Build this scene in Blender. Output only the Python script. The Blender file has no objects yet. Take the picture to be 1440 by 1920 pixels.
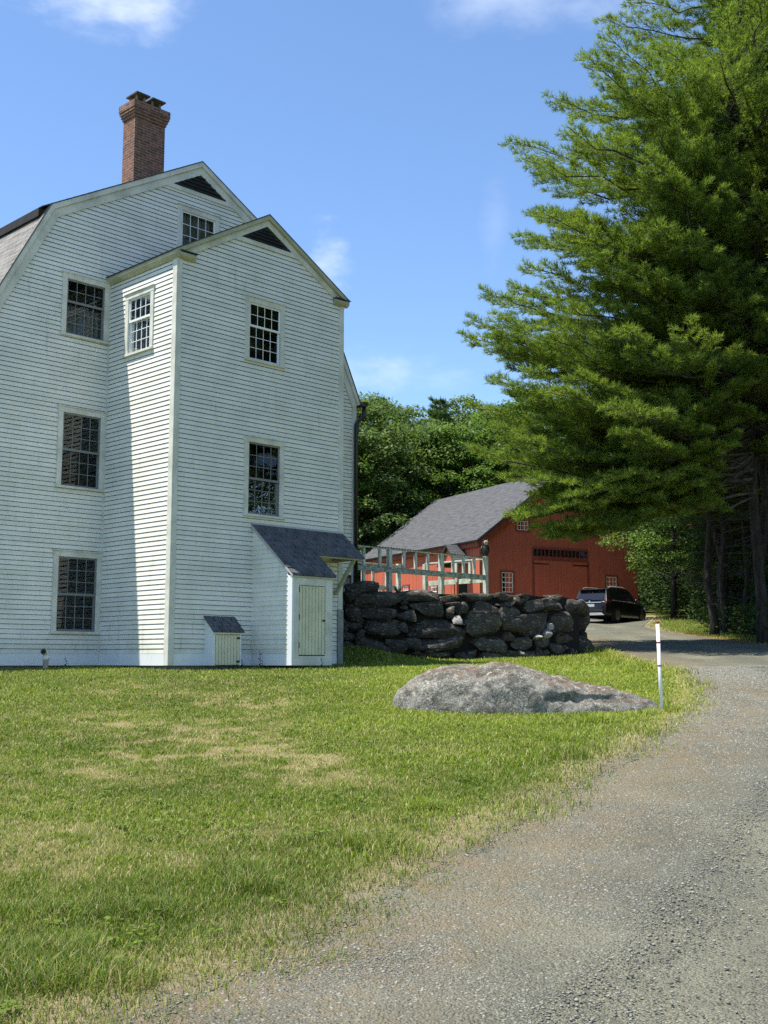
import bpy, bmesh, math, random
import numpy as np
from mathutils import Vector, Matrix, noise as mnoise
R = math.radians
random.seed(7)
rng = np.random.default_rng(11)
sc = bpy.context.scene
COL = sc.collection

# ------------------------------------------------------------------ camera and frames of reference
F_PX, PITCH, EYE, YAW = 2158.0, R(7.436), 1.6, R(45.575)
cp, sp = math.cos(PITCH), math.sin(PITCH)
cam_d = bpy.data.cameras.new('camera'); cam = bpy.data.objects.new('camera', cam_d); COL.objects.link(cam)
cam.location = (0, 0, EYE); cam.rotation_euler = (R(90) + PITCH, 0, 0)
cam_d.sensor_fit = 'VERTICAL'; cam_d.sensor_height = 36; cam_d.lens = F_PX/1920*36
cam_d.clip_start = .05; cam_d.clip_end = 1500
sc.camera = cam
HX = Vector((math.cos(YAW), math.sin(YAW), 0)); HY = Vector((-math.sin(YAW), math.cos(YAW), 0))
W0 = Vector((-4.282, 23.0, 1.534))                      # near corner of the wing, bottom of its siding
def hw(a, b, c=0): return W0 + HX*a + HY*b + Vector((0, 0, c))
L = 2.534                                              # the wing stands this far out of the main gable

# ------------------------------------------------------------------ materials
def mat(name, fn, **kw):
    m = bpy.data.materials.new(name); m.use_nodes = True
    nt = m.node_tree; nt.nodes.clear()
    out = nt.nodes.new('ShaderNodeOutputMaterial')
    class N: pass
    n = N(); n.nt = nt
    def new(t, **k):
        nd = nt.nodes.new(t)
        for a, b in k.items():
            if a.startswith('i_'):
                key = a[2:]
                key = int(key) if key.isdigit() else key.replace('_', ' ')
                nd.inputs[key].default_value = b
            else: setattr(nd, a, b)
        return nd
    n.new = new
    n.link = lambda a, b: nt.links.new(a, b)
    def coord(kind='Object', scale=(1, 1, 1), rot=(0, 0, 0)):
        tc = new('ShaderNodeTexCoord'); mp = new('ShaderNodeMapping')
        mp.inputs['Scale'].default_value = scale; mp.inputs['Rotation'].default_value = rot
        n.link(tc.outputs[kind], mp.inputs['Vector']); return mp.outputs[0]
    n.coord = coord
    def noise(vec, scale, detail=4, rough=.55):
        t = new('ShaderNodeTexNoise'); t.inputs['Scale'].default_value = scale
        t.inputs['Detail'].default_value = detail; t.inputs['Roughness'].default_value = rough
        if vec is not None: n.link(vec, t.inputs['Vector'])
        return t.outputs['Fac']
    n.noise = noise
    def ramp(fac, stops, interp='LINEAR'):
        r = new('ShaderNodeValToRGB'); e = r.color_ramp.elements; r.color_ramp.interpolation = interp
        while len(e) < len(stops): e.new(.5)
        for i, (p, c) in enumerate(stops):
            e[i].position = p; e[i].color = (c, c, c, 1) if not hasattr(c, '__len__') else (*c[:3], 1)
        n.link(fac, r.inputs['Fac']); return r.outputs['Color']
    n.ramp = ramp
    def mix(fac, a, b, blend='MIX'):
        x = new('ShaderNodeMix', data_type='RGBA', blend_type=blend)
        for s, v in ((0, fac), (6, a), (7, b)):
            if hasattr(v, 'is_linked'): n.link(v, x.inputs[s])
            elif s == 0: x.inputs[0].default_value = v
            else: x.inputs[s].default_value = (*v[:3], 1)
        return x.outputs[2]
    n.mix = mix
    def math_(op, a, b=None, c=None):
        x = new('ShaderNodeMath', operation=op)
        for i, v in enumerate((a, b, c)):
            if v is None: continue
            if hasattr(v, 'is_linked'): n.link(v, x.inputs[i])
            else: x.inputs[i].default_value = v
        return x.outputs[0]
    n.math = math_
    def bump(h, strength=.3, dist=.01):
        b = new('ShaderNodeBump'); b.inputs['Strength'].default_value = strength; b.inputs['Distance'].default_value = dist
        n.link(h, b.inputs['Height']); return b.outputs[0]
    n.bump = bump
    def attr(nm):
        a = new('ShaderNodeAttribute'); a.attribute_name = nm; return a
    n.attr = attr
    def bsdf(color, rough=.7, normal=None, spec=.3, metal=0.):
        b = new('ShaderNodeBsdfPrincipled')
        if hasattr(color, 'is_linked'): n.link(color, b.inputs['Base Color'])
        else: b.inputs['Base Color'].default_value = (*color[:3], 1)
        if hasattr(rough, 'is_linked'): n.link(rough, b.inputs['Roughness'])
        else: b.inputs['Roughness'].default_value = rough
        b.inputs['Specular IOR Level'].default_value = spec; b.inputs['Metallic'].default_value = metal
        if normal is not None: n.link(normal, b.inputs['Normal'])
        return b.outputs[0]
    n.bsdf = bsdf
    n.link(fn(n), out.inputs['Surface'])
    return m

def painted(base, worn, amount=.5, wood=(.30, .27, .23), scale=1.0, rough=.55, streak=(1, 1, .25), board=False):
    """weathered house paint: faint mildew clouds, streaks and small flakes down to grey wood"""
    def fn(n):
        v = n.coord('Object')
        a = n.noise(v, 1.3*scale, 6, .62)
        vs = n.coord('Object', streak)
        b = n.noise(vs, 9*scale, 5, .6)
        c = n.mix(n.ramp(a, [(.42, 0), (.72, amount)]), base, worn)
        c = n.mix(n.ramp(b, [(.55, 0), (.78, amount*.8)]), c, worn)
        fl = n.noise(n.coord('Object', (1, 1, .5)), 26*scale, 5, .7)
        msk = n.math('MULTIPLY', n.ramp(fl, [(.60, 0), (.66, 1)]), n.ramp(n.noise(v, .9*scale, 3), [(.5, 0), (.68, amount)]))
        c = n.mix(msk, c, wood)
        if board:
            sz = n.new('ShaderNodeSeparateXYZ'); n.link(v, sz.inputs[0])
            low = n.ramp(n.math('ADD', n.math('MULTIPLY', sz.outputs['Z'], .9), n.math('MULTIPLY', n.noise(n.coord('Object', (1, 1, .5)), 3, 5, .7), .9)), [(.30, .75), (.95, 0)])
            c = n.mix(low, c, (.36, .375, .30))                                # rain splash and algae on the lowest boards
            per = n.noise(n.coord('Object', (.35, .35, 10.05)), 1.0, 1)         # each board weathers a little differently
            c = n.mix(n.ramp(per, [(.35, .0), (.65, .38)]), c, worn)
            dr_ = n.noise(n.coord('Object', (1, 1, .12)), 5.5, 5, .7)
            c = n.mix(n.ramp(dr_, [(.58, 0), (.76, .55)]), c, (.33, .345, .30))
            dk = n.math('MULTIPLY', n.ramp(n.noise(n.coord('Object', (.8, .8, 9)), 2.6, 5, .75), [(.62, 0), (.70, 1)]), n.ramp(n.noise(v, .55, 2), [(.52, 0), (.64, .55)]))
            c = n.mix(dk, c, (.16, .165, .145))
        return n.bsdf(c, rough, n.bump(fl, .12, .004), .25)
    return fn

M = {}
M['siding'] = mat('white clapboard paint', painted((.80, .785, .69), (.53, .54, .45), .55, board=True))
M['gap_shade'] = mat('painted gap shade', lambda n: n.bsdf((.03, .03, .028), .95))  # black that paints shade into the board laps and tab slits
M['trim'] = mat('weathered white trim paint', painted((.66, .65, .57), (.39, .395, .32), .85, (.33, .30, .25), 1.6, .6, (1, 1, .3)))
M['cornice'] = mat('mildewed cornice paint', painted((.42, .42, .29), (.26, .265, .17), .8, (.28, .25, .18), 2.0))
M['door_paint'] = mat('cream board door paint', painted((.66, .635, .45), (.47, .455, .31), .75, (.33, .31, .25), 2.2, .6, (3, 3, .15)))
M['skirt'] = mat('white skirt board paint', painted((.72, .74, .74), (.55, .58, .55), .4))
M['sash_white'] = mat('white sash paint', painted((.78, .79, .77), (.6, .62, .57), .4))
M['sash_grey'] = mat('grey storm sash paint', painted((.20, .21, .20), (.13, .135, .13), .4))
M['black_metal'] = mat('black painted metal', lambda n: n.bsdf(n.ramp(n.noise(n.coord(), 12), [(.4, (.012, .012, .013)), (.7, (.03, .03, .03))]), .35, None, .5))
M['dark_room'] = mat('dim room interior', lambda n: n.bsdf((.02, .019, .018), .9))
M['curtain'] = mat('grey muslin curtain', lambda n: n.bsdf(n.ramp(n.noise(n.coord('Object', (22, 22, .6)), 1.2, 2), [(.35, (.14, .145, .14)), (.65, (.34, .345, .33))]), .9))
def glass_fn(n):
    fr = n.new('ShaderNodeFresnel', i_IOR=1.5)
    gl = n.new('ShaderNodeBsdfGlossy', i_Roughness=.015); gl.inputs['Color'].default_value = (.9, .93, .92, 1)
    wob = n.bump(n.noise(n.coord(), 5, 2), .05, .02); n.link(wob, gl.inputs['Normal'])
    tr = n.new('ShaderNodeBsdfTransparent'); tr.inputs['Color'].default_value = (.72, .75, .73, 1)
    mx = n.new('ShaderNodeMixShader'); n.link(n.math('MULTIPLY', fr.outputs[0], .85), mx.inputs[0]); n.link(tr.outputs[0], mx.inputs[1]); n.link(gl.outputs[0], mx.inputs[2])
    return mx.outputs[0]
M['glass'] = mat('old window glass', glass_fn)
def louver_fn(n): return n.bsdf((.022, .022, .022), .6)
M['louver'] = mat('black louvers', louver_fn)
def shingle(c1, c2, row=.14, tab=.3, mortar=.35):
    def fn(n):
        uv = n.coord('UV')
        b = n.new('ShaderNodeTexBrick', i_Scale=1.0); n.link(uv, b.inputs['Vector'])
        b.inputs['Color1'].default_value = (*c1, 1); b.inputs['Color2'].default_value = (*c2, 1)
        b.inputs['Mortar'].default_value = tuple(x*mortar for x in c1) + (1,)
        b.inputs['Mortar Size'].default_value = .012; b.inputs['Brick Width'].default_value = tab; b.inputs['Row Height'].default_value = row
        b.inputs['Bias'].default_value = 0
        g = n.noise(uv, 90, 3, .7); g2 = n.noise(n.coord('UV', (.6, 3.2, 1)), 2.4, 5, .65)
        c = n.mix(n.ramp(g, [(.3, .0), (.7, .55)]), b.outputs['Color'], c2)
        c = n.mix(n.ramp(g2, [(.38, 0), (.66, .65)]), c, tuple(min(1, x*1.75) for x in c2))
        return n.bsdf(c, .9, n.bump(n.math('ADD', b.outputs['Fac'], n.math('MULTIPLY', g, -.6)), .5, -.01), .15)
    return fn
M['roof_dark'] = mat('dark asphalt shingles', shingle((.05, .05, .055), (.075, .075, .08)))
M['roof_worn'] = mat('worn grey shingles', shingle((.13, .125, .115), (.19, .18, .165), .14, .2))
M['roof_barn'] = mat('grey barn shingles', shingle((.048, .049, .051), (.082, .083, .085), .15, .32))
M['tab'] = mat('charcoal shingle tabs', lambda n: n.bsdf(n.mix(n.ramp(n.noise(n.coord(), 4, 5, .7), [(.35, 0), (.7, 1)]), (.065, .066, .072), (.135, .135, .14)), .85, n.bump(n.noise(n.coord(), 160, 2), .5, .004), .25))
M['fascia_dark'] = mat('dark brown fascia', lambda n: n.bsdf(n.ramp(n.noise(n.coord(), 5), [(.35, (.018, .014, .012)), (.7, (.035, .028, .025))]), .7))
def brick_fn(n):
    uv = n.coord('UV')
    b = n.new('ShaderNodeTexBrick', i_Scale=1.0, offset=.5); n.link(uv, b.inputs['Vector'])
    b.inputs['Color1'].default_value = (.26, .105, .065, 1); b.inputs['Color2'].default_value = (.075, .042, .037, 1)
    b.inputs['Mortar'].default_value = (.30, .25, .20, 1); b.inputs['Mortar Size'].default_value = .009
    b.inputs['Brick Width'].default_value = .21; b.inputs['Row Height'].default_value = .068; b.inputs['Bias'].default_value = -.15
    c = n.mix(n.ramp(n.noise(uv, 7, 4), [(.4, 0), (.68, .7)]), b.outputs['Color'], (.10, .062, .05))
    c = n.mix(n.ramp(n.noise(uv, 45, 3), [(.5, 0), (.75, .5)]), c, (.33, .16, .10))
    return n.bsdf(c, .9, n.bump(b.outputs['Fac'], .6, -.01), .15)
M['brick'] = mat('red chimney brick', brick_fn)
M['slate'] = mat('slate slab', lambda n: n.bsdf(n.ramp(n.noise(n.coord(), 6, 5), [(.35, (.05, .05, .045)), (.6, (.10, .10, .085)), (.75, (.15, .15, .09))]), .8))
M['lead'] = mat('lead flashing', lambda n: n.bsdf((.09, .10, .125), .5))
M['concrete'] = mat('old grey foundation', lambda n: n.bsdf(n.ramp(n.noise(n.coord('Object', (1, 1, .4)), 7, 6, .7), [(.35, (.17, .18, .165)), (.65, (.33, .34, .31))]), .9, n.bump(n.noise(n.coord(), 40), .4, .01)))
M['pvc'] = mat('white plastic pipe', lambda n: n.bsdf(n.ramp(n.noise(n.coord(), 14, 4), [(.4, (.74, .74, .68)), (.75, (.55, .55, .47))]), .4))
M['pipe_hole'] = mat('dark pipe bore', lambda n: n.bsdf((.02, .02, .018), .9))
def red_boards(n):
    v = n.coord('Object')
    w = n.coord('Object', (1, 1, .04))
    st = n.noise(w, 14, 5, .65); cl = n.noise(v, .7, 4)
    c = n.mix(n.ramp(st, [(.35, 0), (.7, 1)]), (.45, .102, .056), (.56, .145, .085))
    c = n.mix(n.ramp(cl, [(.4, 0), (.75, .45)]), c, (.29, .075, .05))
    return n.bsdf(c, .75, n.bump(st, .25, .01), .2)
M['barn_red'] = mat('red barn stain', red_boards)
M['barn_trim'] = mat('dark red trim', lambda n: n.bsdf(n.ramp(n.noise(n.coord('Object', (1, 1, .2)), 6, 4), [(.35, (.20, .045, .03)), (.7, (.27, .062, .042))]), .65))
M['iron'] = mat('black strap iron', lambda n: n.bsdf((.022, .018, .018), .6))
def gallery(n):
    v = n.coord('Object', (1, 1, .35))
    a = n.noise(v, 9, 6, .7)
    c = n.mix(n.ramp(a, [(.42, 0), (.62, .8)]), (.60, .61, .54), (.25, .28, .20))
    return n.bsdf(c, .7, n.bump(a, .2, .006))
M['rail'] = mat('flaking white railing paint', gallery)
def mildew(n):
    a = n.noise(n.coord('Object', (.5, 1, 1)), 13, 6, .75)
    c = n.mix(n.ramp(a, [(.36, .05), (.56, .9)]), (.52, .54, .47), (.13, .16, .11))
    return n.bsdf(c, .8, n.bump(a, .3, .006))
M['rail_mildew'] = mat('mildewed railing board', mildew)
M['dark_plastic'] = mat('mottled dark moulded plastic', lambda n: n.bsdf(n.ramp(n.noise(n.coord('Object', (1, 1, .7)), 40, 4), [(.5, (.016, .014, .013)), (.62, (.05, .042, .038)), (.74, (.20, .185, .17))]), .5))
M['pale_plastic'] = mat('pale face plastic', lambda n: n.bsdf(n.ramp(n.noise(n.coord(), 60, 3), [(.4, (.25, .23, .21)), (.6, (.55, .53, .49))]), .5))
M['yellow'] = mat('dull yellow eye paint', lambda n: n.bsdf((.16, .11, .03), .4))
M['pole_white'] = mat('white stake enamel', lambda n: n.bsdf(n.ramp(n.noise(n.coord('Object', (1, 1, .2)), 30, 4), [(.4, (.82, .82, .80)), (.75, (.66, .65, .60))]), .4))
M['pole_red'] = mat('rust red band', lambda n: n.bsdf((.23, .065, .04), .6))
# stones
def rock(lo, mid, hi, lichen, lamt=.5, scale=1.0, bumpd=.02):
    def fn(n):
        v = n.coord('Object')
        a = n.noise(v, 3.5*scale, 8, .68); b = n.noise(n.coord('Object', (1, 1, 2.2), (.5, .3, 0)), 9*scale, 6, .7)
        c = n.ramp(a, [(.30, lo), (.52, mid), (.72, hi)])
        sp_ = n.noise(v, 38*scale, 4, .7)
        c = n.mix(n.ramp(sp_, [(.42, 0), (.62, .55)]), c, hi)
        c = n.mix(n.math('MULTIPLY', n.ramp(b, [(.55, 0), (.66, lamt)]), n.ramp(sp_, [(.35, .2), (.55, 1)])), c, lichen)
        oi = n.new('ShaderNodeObjectInfo')
        c = n.mix(.55, c, n.mix(oi.outputs['Random'], (.55, .53, .50), (1.25, 1.22, 1.15)), 'MULTIPLY')
        h = n.math('ADD', a, n.math('MULTIPLY', sp_, .35))
        h = n.math('ADD', h, n.math('MULTIPLY', b, .5))
        return n.bsdf(c, .85, n.bump(h, .9, bumpd), .25)
    return fn
M['fieldstone'] = mat('dark fieldstone', rock((.013, .0115, .010), (.042, .037, .031), (.115, .104, .088), (.42, .405, .365), .8, 1.0, .04))
M['white_stone'] = mat('pale quartz stone', rock((.18, .175, .16), (.34, .33, .30), (.50, .49, .46), (.6, .59, .56), .3, 2))
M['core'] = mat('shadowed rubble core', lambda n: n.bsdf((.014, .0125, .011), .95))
def boulder_fn(n):
    v = n.coord('Object')
    a = n.noise(v, 2.2, 8, .65); s = n.noise(v, 55, 4, .75); q = n.noise(v, 9, 6, .7)
    c = n.ramp(s, [(.36, (.042, .042, .038)), (.5, (.165, .165, .15)), (.66, (.40, .40, .365))])
    c = n.mix(n.ramp(a, [(.4, 0), (.66, .45)]), c, (.30, .305, .285))
    geo = n.new('ShaderNodeNewGeometry'); sx = n.new('ShaderNodeSeparateXYZ'); n.link(geo.outputs['Normal'], sx.inputs[0])
    top = n.ramp(sx.outputs['Z'], [(.55, 0), (.85, 1)])            # moss and needle litter settle on the level top
    br = n.math('MULTIPLY', n.math('MULTIPLY', n.ramp(q, [(.42, 0), (.52, 1)]), top), n.ramp(a, [(.40, .3), (.52, 1)]))
    c = n.mix(n.math('MULTIPLY', br, .9), c, (.125, .084, .060))
    c = n.mix(n.ramp(n.noise(n.coord('Object', (1, 1, 1.8), (.2, .5, 0)), 4.2, 7, .75), [(.49, 0), (.59, .72)]), c, (.05, .052, .045))
    c = n.mix(n.ramp(n.noise(v, 13, 5, .75), [(.56, 0), (.64, .75)]), c, (.46, .46, .42))
    h = n.math('ADD', n.math('MULTIPLY', s, .4), q)
    c = n.mix(1.0, c, (1.04, .985, .90), 'MULTIPLY')
    return n.bsdf(c, .9, n.bump(h, .9, .03), .2)
M['boulder'] = mat('lichened granite boulder', boulder_fn)
# vegetation
def leaf(dark, light, trans=.35, rough=.5, spec=.3):
    def fn(n):
        r = n.attr('rnd').outputs['Fac']
        c = n.ramp(r, [(0, dark), (1, light)])
        d = n.bsdf(c, rough, None, spec)
        t = n.new('ShaderNodeBsdfTranslucent'); n.link(n.mix(1.0, c, (1.15, 1.25, .55), 'MULTIPLY'), t.inputs['Color'])
        mx = n.new('ShaderNodeMixShader', i_0=trans); n.link(d, mx.inputs[1]); n.link(t.outputs[0], mx.inputs[2])
        return mx.outputs[0]
    return fn
M['needle'] = mat('white pine needles', leaf((.066, .122, .030), (.335, .415, .088), .46, .6, .12))
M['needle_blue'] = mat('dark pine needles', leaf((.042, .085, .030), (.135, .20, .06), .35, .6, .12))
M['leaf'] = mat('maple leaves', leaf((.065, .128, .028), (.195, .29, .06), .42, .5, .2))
M['leaf_shade'] = mat('maple leaves in painted shade', leaf((.022, .045, .014), (.07, .108, .03), .30, .6, .1))  # maple leaf colour darkened to paint in the shade under the pines
M['leaf_deep'] = mat('oak leaves', leaf((.070, .118, .040), (.195, .26, .085), .42, .55, .12))
M['bark'] = mat('grey pine bark', lambda n: n.bsdf(n.ramp(n.noise(n.coord('Object', (1, 1, .22)), 9, 6, .7), [(.35, (.018, .0145, .012)), (.6, (.052, .044, .037)), (.78, (.14, .13, .115))]), .95, n.bump(n.noise(n.coord('Object', (1, 1, .22)), 12, 5), .8, .04)))
M['twig'] = mat('grey twig bark', lambda n: n.bsdf(n.ramp(n.noise(n.coord(), 3, 4), [(.35, (.04, .034, .028)), (.7, (.13, .12, .105))]), .9))
def blade_fn(n):
    a = n.attr('rnd').outputs['Fac']; d = n.attr('dry').outputs['Fac']
    g = n.ramp(a, [(0, (.062, .112, .016)), (.5, (.168, .235, .028)), (1, (.345, .405, .048))])
    s = n.ramp(a, [(0, (.30, .25, .11)), (1, (.58, .49, .27))])
    c = n.mix(d, g, s)
    b = n.bsdf(c, .55, None, .25)
    t = n.new('ShaderNodeBsdfTranslucent'); n.link(n.mix(1.0, c, (1.1, 1.2, .6), 'MULTIPLY'), t.inputs['Color'])
    mx = n.new('ShaderNodeMixShader', i_0=.35); n.link(b, mx.inputs[1]); n.link(t.outputs[0], mx.inputs[2])
    return mx.outputs[0]
M['blade'] = mat('lawn blades', blade_fn)
def gravel_nodes(n):
    v = n.coord('Object')
    vo = n.new('ShaderNodeTexVoronoi', i_Scale=70.0); n.link(v, vo.inputs['Vector'])
    vo2 = n.new('ShaderNodeTexVoronoi', i_Scale=27.0); n.link(v, vo2.inputs['Vector'])
    sep = n.new('ShaderNodeSeparateColor'); n.link(vo.outputs['Color'], sep.inputs[0])
    sep2 = n.new('ShaderNodeSeparateColor'); n.link(vo2.outputs['Color'], sep2.inputs[0])
    c = n.ramp(sep.outputs[0], [(0, (.13, .125, .10)), (.4, (.26, .25, .20)), (.75, (.40, .385, .31)), (1, (.58, .56, .47))])
    c = n.mix(n.ramp(sep2.outputs[0], [(.80, 0), (.86, .85)]), c, n.ramp(sep2.outputs[1], [(0, (.12, .115, .10)), (.5, (.34, .325, .265)), (1, (.50, .48, .40))]))
    c = n.mix(n.ramp(vo.outputs['Distance'], [(.34, 0), (.66, .85)]), c, (.05, .05, .042))      # shade in the crevices between chips, painted dark
    fine = n.noise(v, 150, 3, .7)
    c = n.mix(n.ramp(n.noise(v, 14, 6, .75), [(.36, .0), (.62, .5)]), c, (.17, .17, .135))
    pat = n.noise(v, .9, 5, .6)
    c = n.mix(n.ramp(pat, [(.38, 0), (.62, .6)]), c, (.31, .305, .25))
    tk = n.attr('track').outputs['Fac']
    tn = n.noise(v, 1.6, 5)
    c = n.mix(n.math('MULTIPLY', tk, n.ramp(tn, [(.3, .15), (.6, .62)])), c, n.ramp(fine, [(.3, (.21, .205, .165)), (.7, (.36, .35, .285))]))
    c = n.mix(1.0, c, (.86, .86, .76), 'MULTIPLY')
    big = n.noise(n.coord('Object', (1, .35, 1), (0, 0, -.35)), .8, 5, .65)
    c = n.mix(n.ramp(big, [(.40, 0), (.62, .6)]), c, (.115, .118, .098))
    ls = n.attr('loose').outputs['Fac']
    c = n.mix(n.math('MULTIPLY', ls, n.ramp(n.noise(v, 1.3, 6, .7), [(.32, .15), (.6, .8)])), c, n.ramp(fine, [(.3, (.075, .077, .065)), (.7, (.19, .19, .155))]))
    mg = n.attr('margin').outputs['Fac']
    c = n.mix(n.math('MULTIPLY', mg, n.ramp(n.noise(v, 3.2, 7, .75), [(.38, .05), (.58, .8)])), c, n.ramp(fine, [(.3, (.14, .104, .060)), (.7, (.32, .255, .158))]))
    h = n.math('ADD', n.math('MULTIPLY', vo.outputs['Distance'], -1.0), n.math('MULTIPLY', vo2.outputs['Distance'], -.9))
    h = n.math('ADD', h, n.math('MULTIPLY', fine, .6))
    return c, h
def gravel_fn(n):
    c, h = gravel_nodes(n)
    return n.bsdf(c, .95, n.bump(h, 1.0, .018), .1)
M['gravel'] = mat('packed grey gravel', gravel_fn)
def ground_fn(n):
    v = n.coord('Object')
    gcol, gh = gravel_nodes(n)
    f = n.noise(v, 22, 5, .75); m_ = n.noise(v, 1.1, 5, .6); fin = n.noise(v, 120, 3, .75)
    grass = n.ramp(f, [(.3, (.035, .05, .01)), (.55, (.10, .12, .02)), (.75, (.20, .205, .045))])
    dryc = n.ramp(fin, [(.3, (.17, .135, .065)), (.7, (.45, .37, .20))])
    dry = n.attr('dry').outputs['Fac']
    grass = n.mix(n.math('MULTIPLY', dry, .8), grass, dryc)
    edge = n.attr('edge').outputs['Fac']                     # 0 in the lawn, 1 at the gravel
    soil = n.ramp(fin, [(.3, (.20, .155, .09)), (.7, (.43, .35, .22))])
    e1 = n.ramp(n.math('ADD', edge, n.math('MULTIPLY', n.math('SUBTRACT', f, .5), .7)), [(.25, 0), (.55, 1)])
    e2 = n.ramp(n.math('ADD', edge, n.math('MULTIPLY', n.math('SUBTRACT', f, .5), .9)), [(.62, 0), (.92, 1)])
    c = n.mix(e1, grass, soil); c = n.mix(e2, c, gcol)
    rs = n.attr('needles').outputs['Fac']
    c = n.mix(n.math('MULTIPLY', rs, n.ramp(f, [(.35, .35), (.6, 1)])), c, n.ramp(fin, [(.3, (.10, .035, .02)), (.7, (.23, .085, .045))]))
    return n.bsdf(c, .95, n.bump(n.math('ADD', fin, n.math('MULTIPLY', gh, e2)), .8, .02), .1)
M['ground'] = mat('lawn and verge ground', ground_fn)
# car
M['car_paint'] = mat('dark grey metallic paint', lambda n: n.bsdf((.012, .0115, .0125), .25, None, .5, .2))
M['car_glass'] = mat('tinted car glass', lambda n: n.bsdf((.010, .011, .013), .06, None, .7))
M['chrome'] = mat('bright trim', lambda n: n.bsdf((.62, .62, .62), .25, None, .5, .9))
M['silver'] = mat('silver plastic', lambda n: n.bsdf((.38, .38, .38), .4, None, .4))
M['tyre'] = mat('tyre rubber', lambda n: n.bsdf((.014, .014, .014), .85))
M['rim'] = mat('alloy rim', lambda n: n.bsdf((.22, .22, .23), .35, None, .5, .8))
M['tail'] = mat('red tail lens', lambda n: n.bsdf((.28, .012, .02), .15, None, .6))
M['plate'] = mat('pale number plate', lambda n: n.bsdf((.42, .44, .45), .5))
M['weed'] = mat('weed leaves', lambda n: n.bsdf(n.ramp(n.noise(n.coord(), 20), [(.35, (.03, .055, .02)), (.7, (.075, .115, .04))]), .6))

# ------------------------------------------------------------------ mesh helpers
def link(name, me, parent=None, smooth=False):
    o = bpy.data.objects.new(name, me); COL.objects.link(o)
    if parent is not None: o.parent = parent
    if smooth and len(me.polygons): me.polygons.foreach_set('use_smooth', [True]*len(me.polygons))
    return o
class MB:
    """collects faces; coordinates are those of the parent thing"""
    def __init__(s): s.v = []; s.f = []; s.uv = {}
    def face(s, pts, uv=None):
        i = len(s.v); s.v += [tuple(p) for p in pts]; s.f.append(tuple(range(i, i + len(pts))))
        if uv: s.uv[len(s.f) - 1] = uv
    def hexa(s, c):                                       # eight corners: bottom ring then top ring
        i = len(s.v); s.v += [tuple(p) for p in c]
        for q in ((0, 3, 2, 1), (4, 5, 6, 7), (0, 1, 5, 4), (1, 2, 6, 5), (2, 3, 7, 6), (3, 0, 4, 7)):
            s.f.append(tuple(i + k for k in q))
    def box(s, a, b, mp=None):
        (x0, y0, z0), (x1, y1, z1) = a, b
        c = [(x0, y0, z0), (x1, y0, z0), (x1, y1, z0), (x0, y1, z0), (x0, y0, z1), (x1, y0, z1), (x1, y1, z1), (x0, y1, z1)]
        s.hexa([mp(*p) for p in c] if mp else c)
    def prism(s, poly, a, b):                             # poly points -> 3D by a(p) and b(p)
        n = len(poly); i = len(s.v)
        s.v += [tuple(a(*p)) for p in poly] + [tuple(b(*p)) for p in poly]
        s.f.append(tuple(i + k for k in range(n))); s.f.append(tuple(i + n + k for k in reversed(range(n))))
        for k in range(n): s.f.append((i + k, i + (k + 1) % n, i + n + (k + 1) % n, i + n + k))
    def tube(s, pts, rad, n=8, cap=True):
        pts = [Vector(p) for p in pts]; k0 = len(s.v); up = None
        for j, p in enumerate(pts):
            t = (pts[min(j + 1, len(pts) - 1)] - pts[max(j - 1, 0)]).normalized()
            if up is None: up = t.orthogonal().normalized()
            up = (up - t*up.dot(t)).normalized(); w = t.cross(up)
            r = rad[j] if hasattr(rad, '__len__') else rad
            for a in range(n):
                an = 2*math.pi*a/n; s.v.append(tuple(p + (up*math.cos(an) + w*math.sin(an))*r))
        for j in range(len(pts) - 1):
            for a in range(n):
                b = (a + 1) % n; s.f.append((k0 + j*n + a, k0 + j*n + b, k0 + j*n + n + b, k0 + j*n + n + a))
        if cap:
            s.f.append(tuple(k0 + a for a in reversed(range(n)))); s.f.append(tuple(k0 + (len(pts) - 1)*n + a for a in range(n)))
    def lathe(s, prof, n=16, c=(0, 0, 0), axis='Z'):
        k0 = len(s.v)
        for r, z in prof:
            for a in range(n):
                an = 2*math.pi*a/n; p = (r*math.cos(an), r*math.sin(an), z)
                if axis == 'Y': p = (p[0], p[2], p[1])
                s.v.append((p[0] + c[0], p[1] + c[1], p[2] + c[2]))
        for j in range(len(prof) - 1):
            for a in range(n):
                b = (a + 1) % n; s.f.append((k0 + j*n + a, k0 + j*n + b, k0 + j*n + n + b, k0 + j*n + n + a))
        s.f.append(tuple(k0 + a for a in reversed(range(n)))); s.f.append(tuple(k0 + (len(prof) - 1)*n + a for a in range(n)))
    def build(s, name, m, parent=None, smooth=False, bevel=0, recalc=True):
        me = bpy.data.meshes.new(name); me.from_pydata(s.v, [], s.f)
        if s.uv:
            ul = me.uv_layers.new(name='UVMap')
            for fi, uv in s.uv.items():
                p = me.polygons[fi]
                for k, li in enumerate(p.loop_indices): ul.data[li].uv = uv[k]
        if recalc:
            bm = bmesh.new(); bm.from_mesh(me); bmesh.ops.recalc_face_normals(bm, faces=bm.faces); bm.to_mesh(me); bm.free()
        me.materials.append(m)
        o = link(name, me, parent, smooth)
        if bevel:
            bv = o.modifiers.new('bevel', 'BEVEL'); bv.width = bevel; bv.segments = 2; bv.limit_method = 'ANGLE'
        return o
def thing(name, label, cat, loc=(0, 0, 0), rz=0, group=None):
    o = bpy.data.objects.new(name, None); COL.objects.link(o); o.empty_display_size = .2
    o.location = loc; o.rotation_euler = (0, 0, rz); o['label'] = label; o['category'] = cat
    if group: o['group'] = group
    return o
def tag(o, label, cat, group=None, kind=None):
    o['label'] = label; o['category'] = cat
    if group: o['group'] = group
    if kind: o['kind'] = kind
    return o
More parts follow.
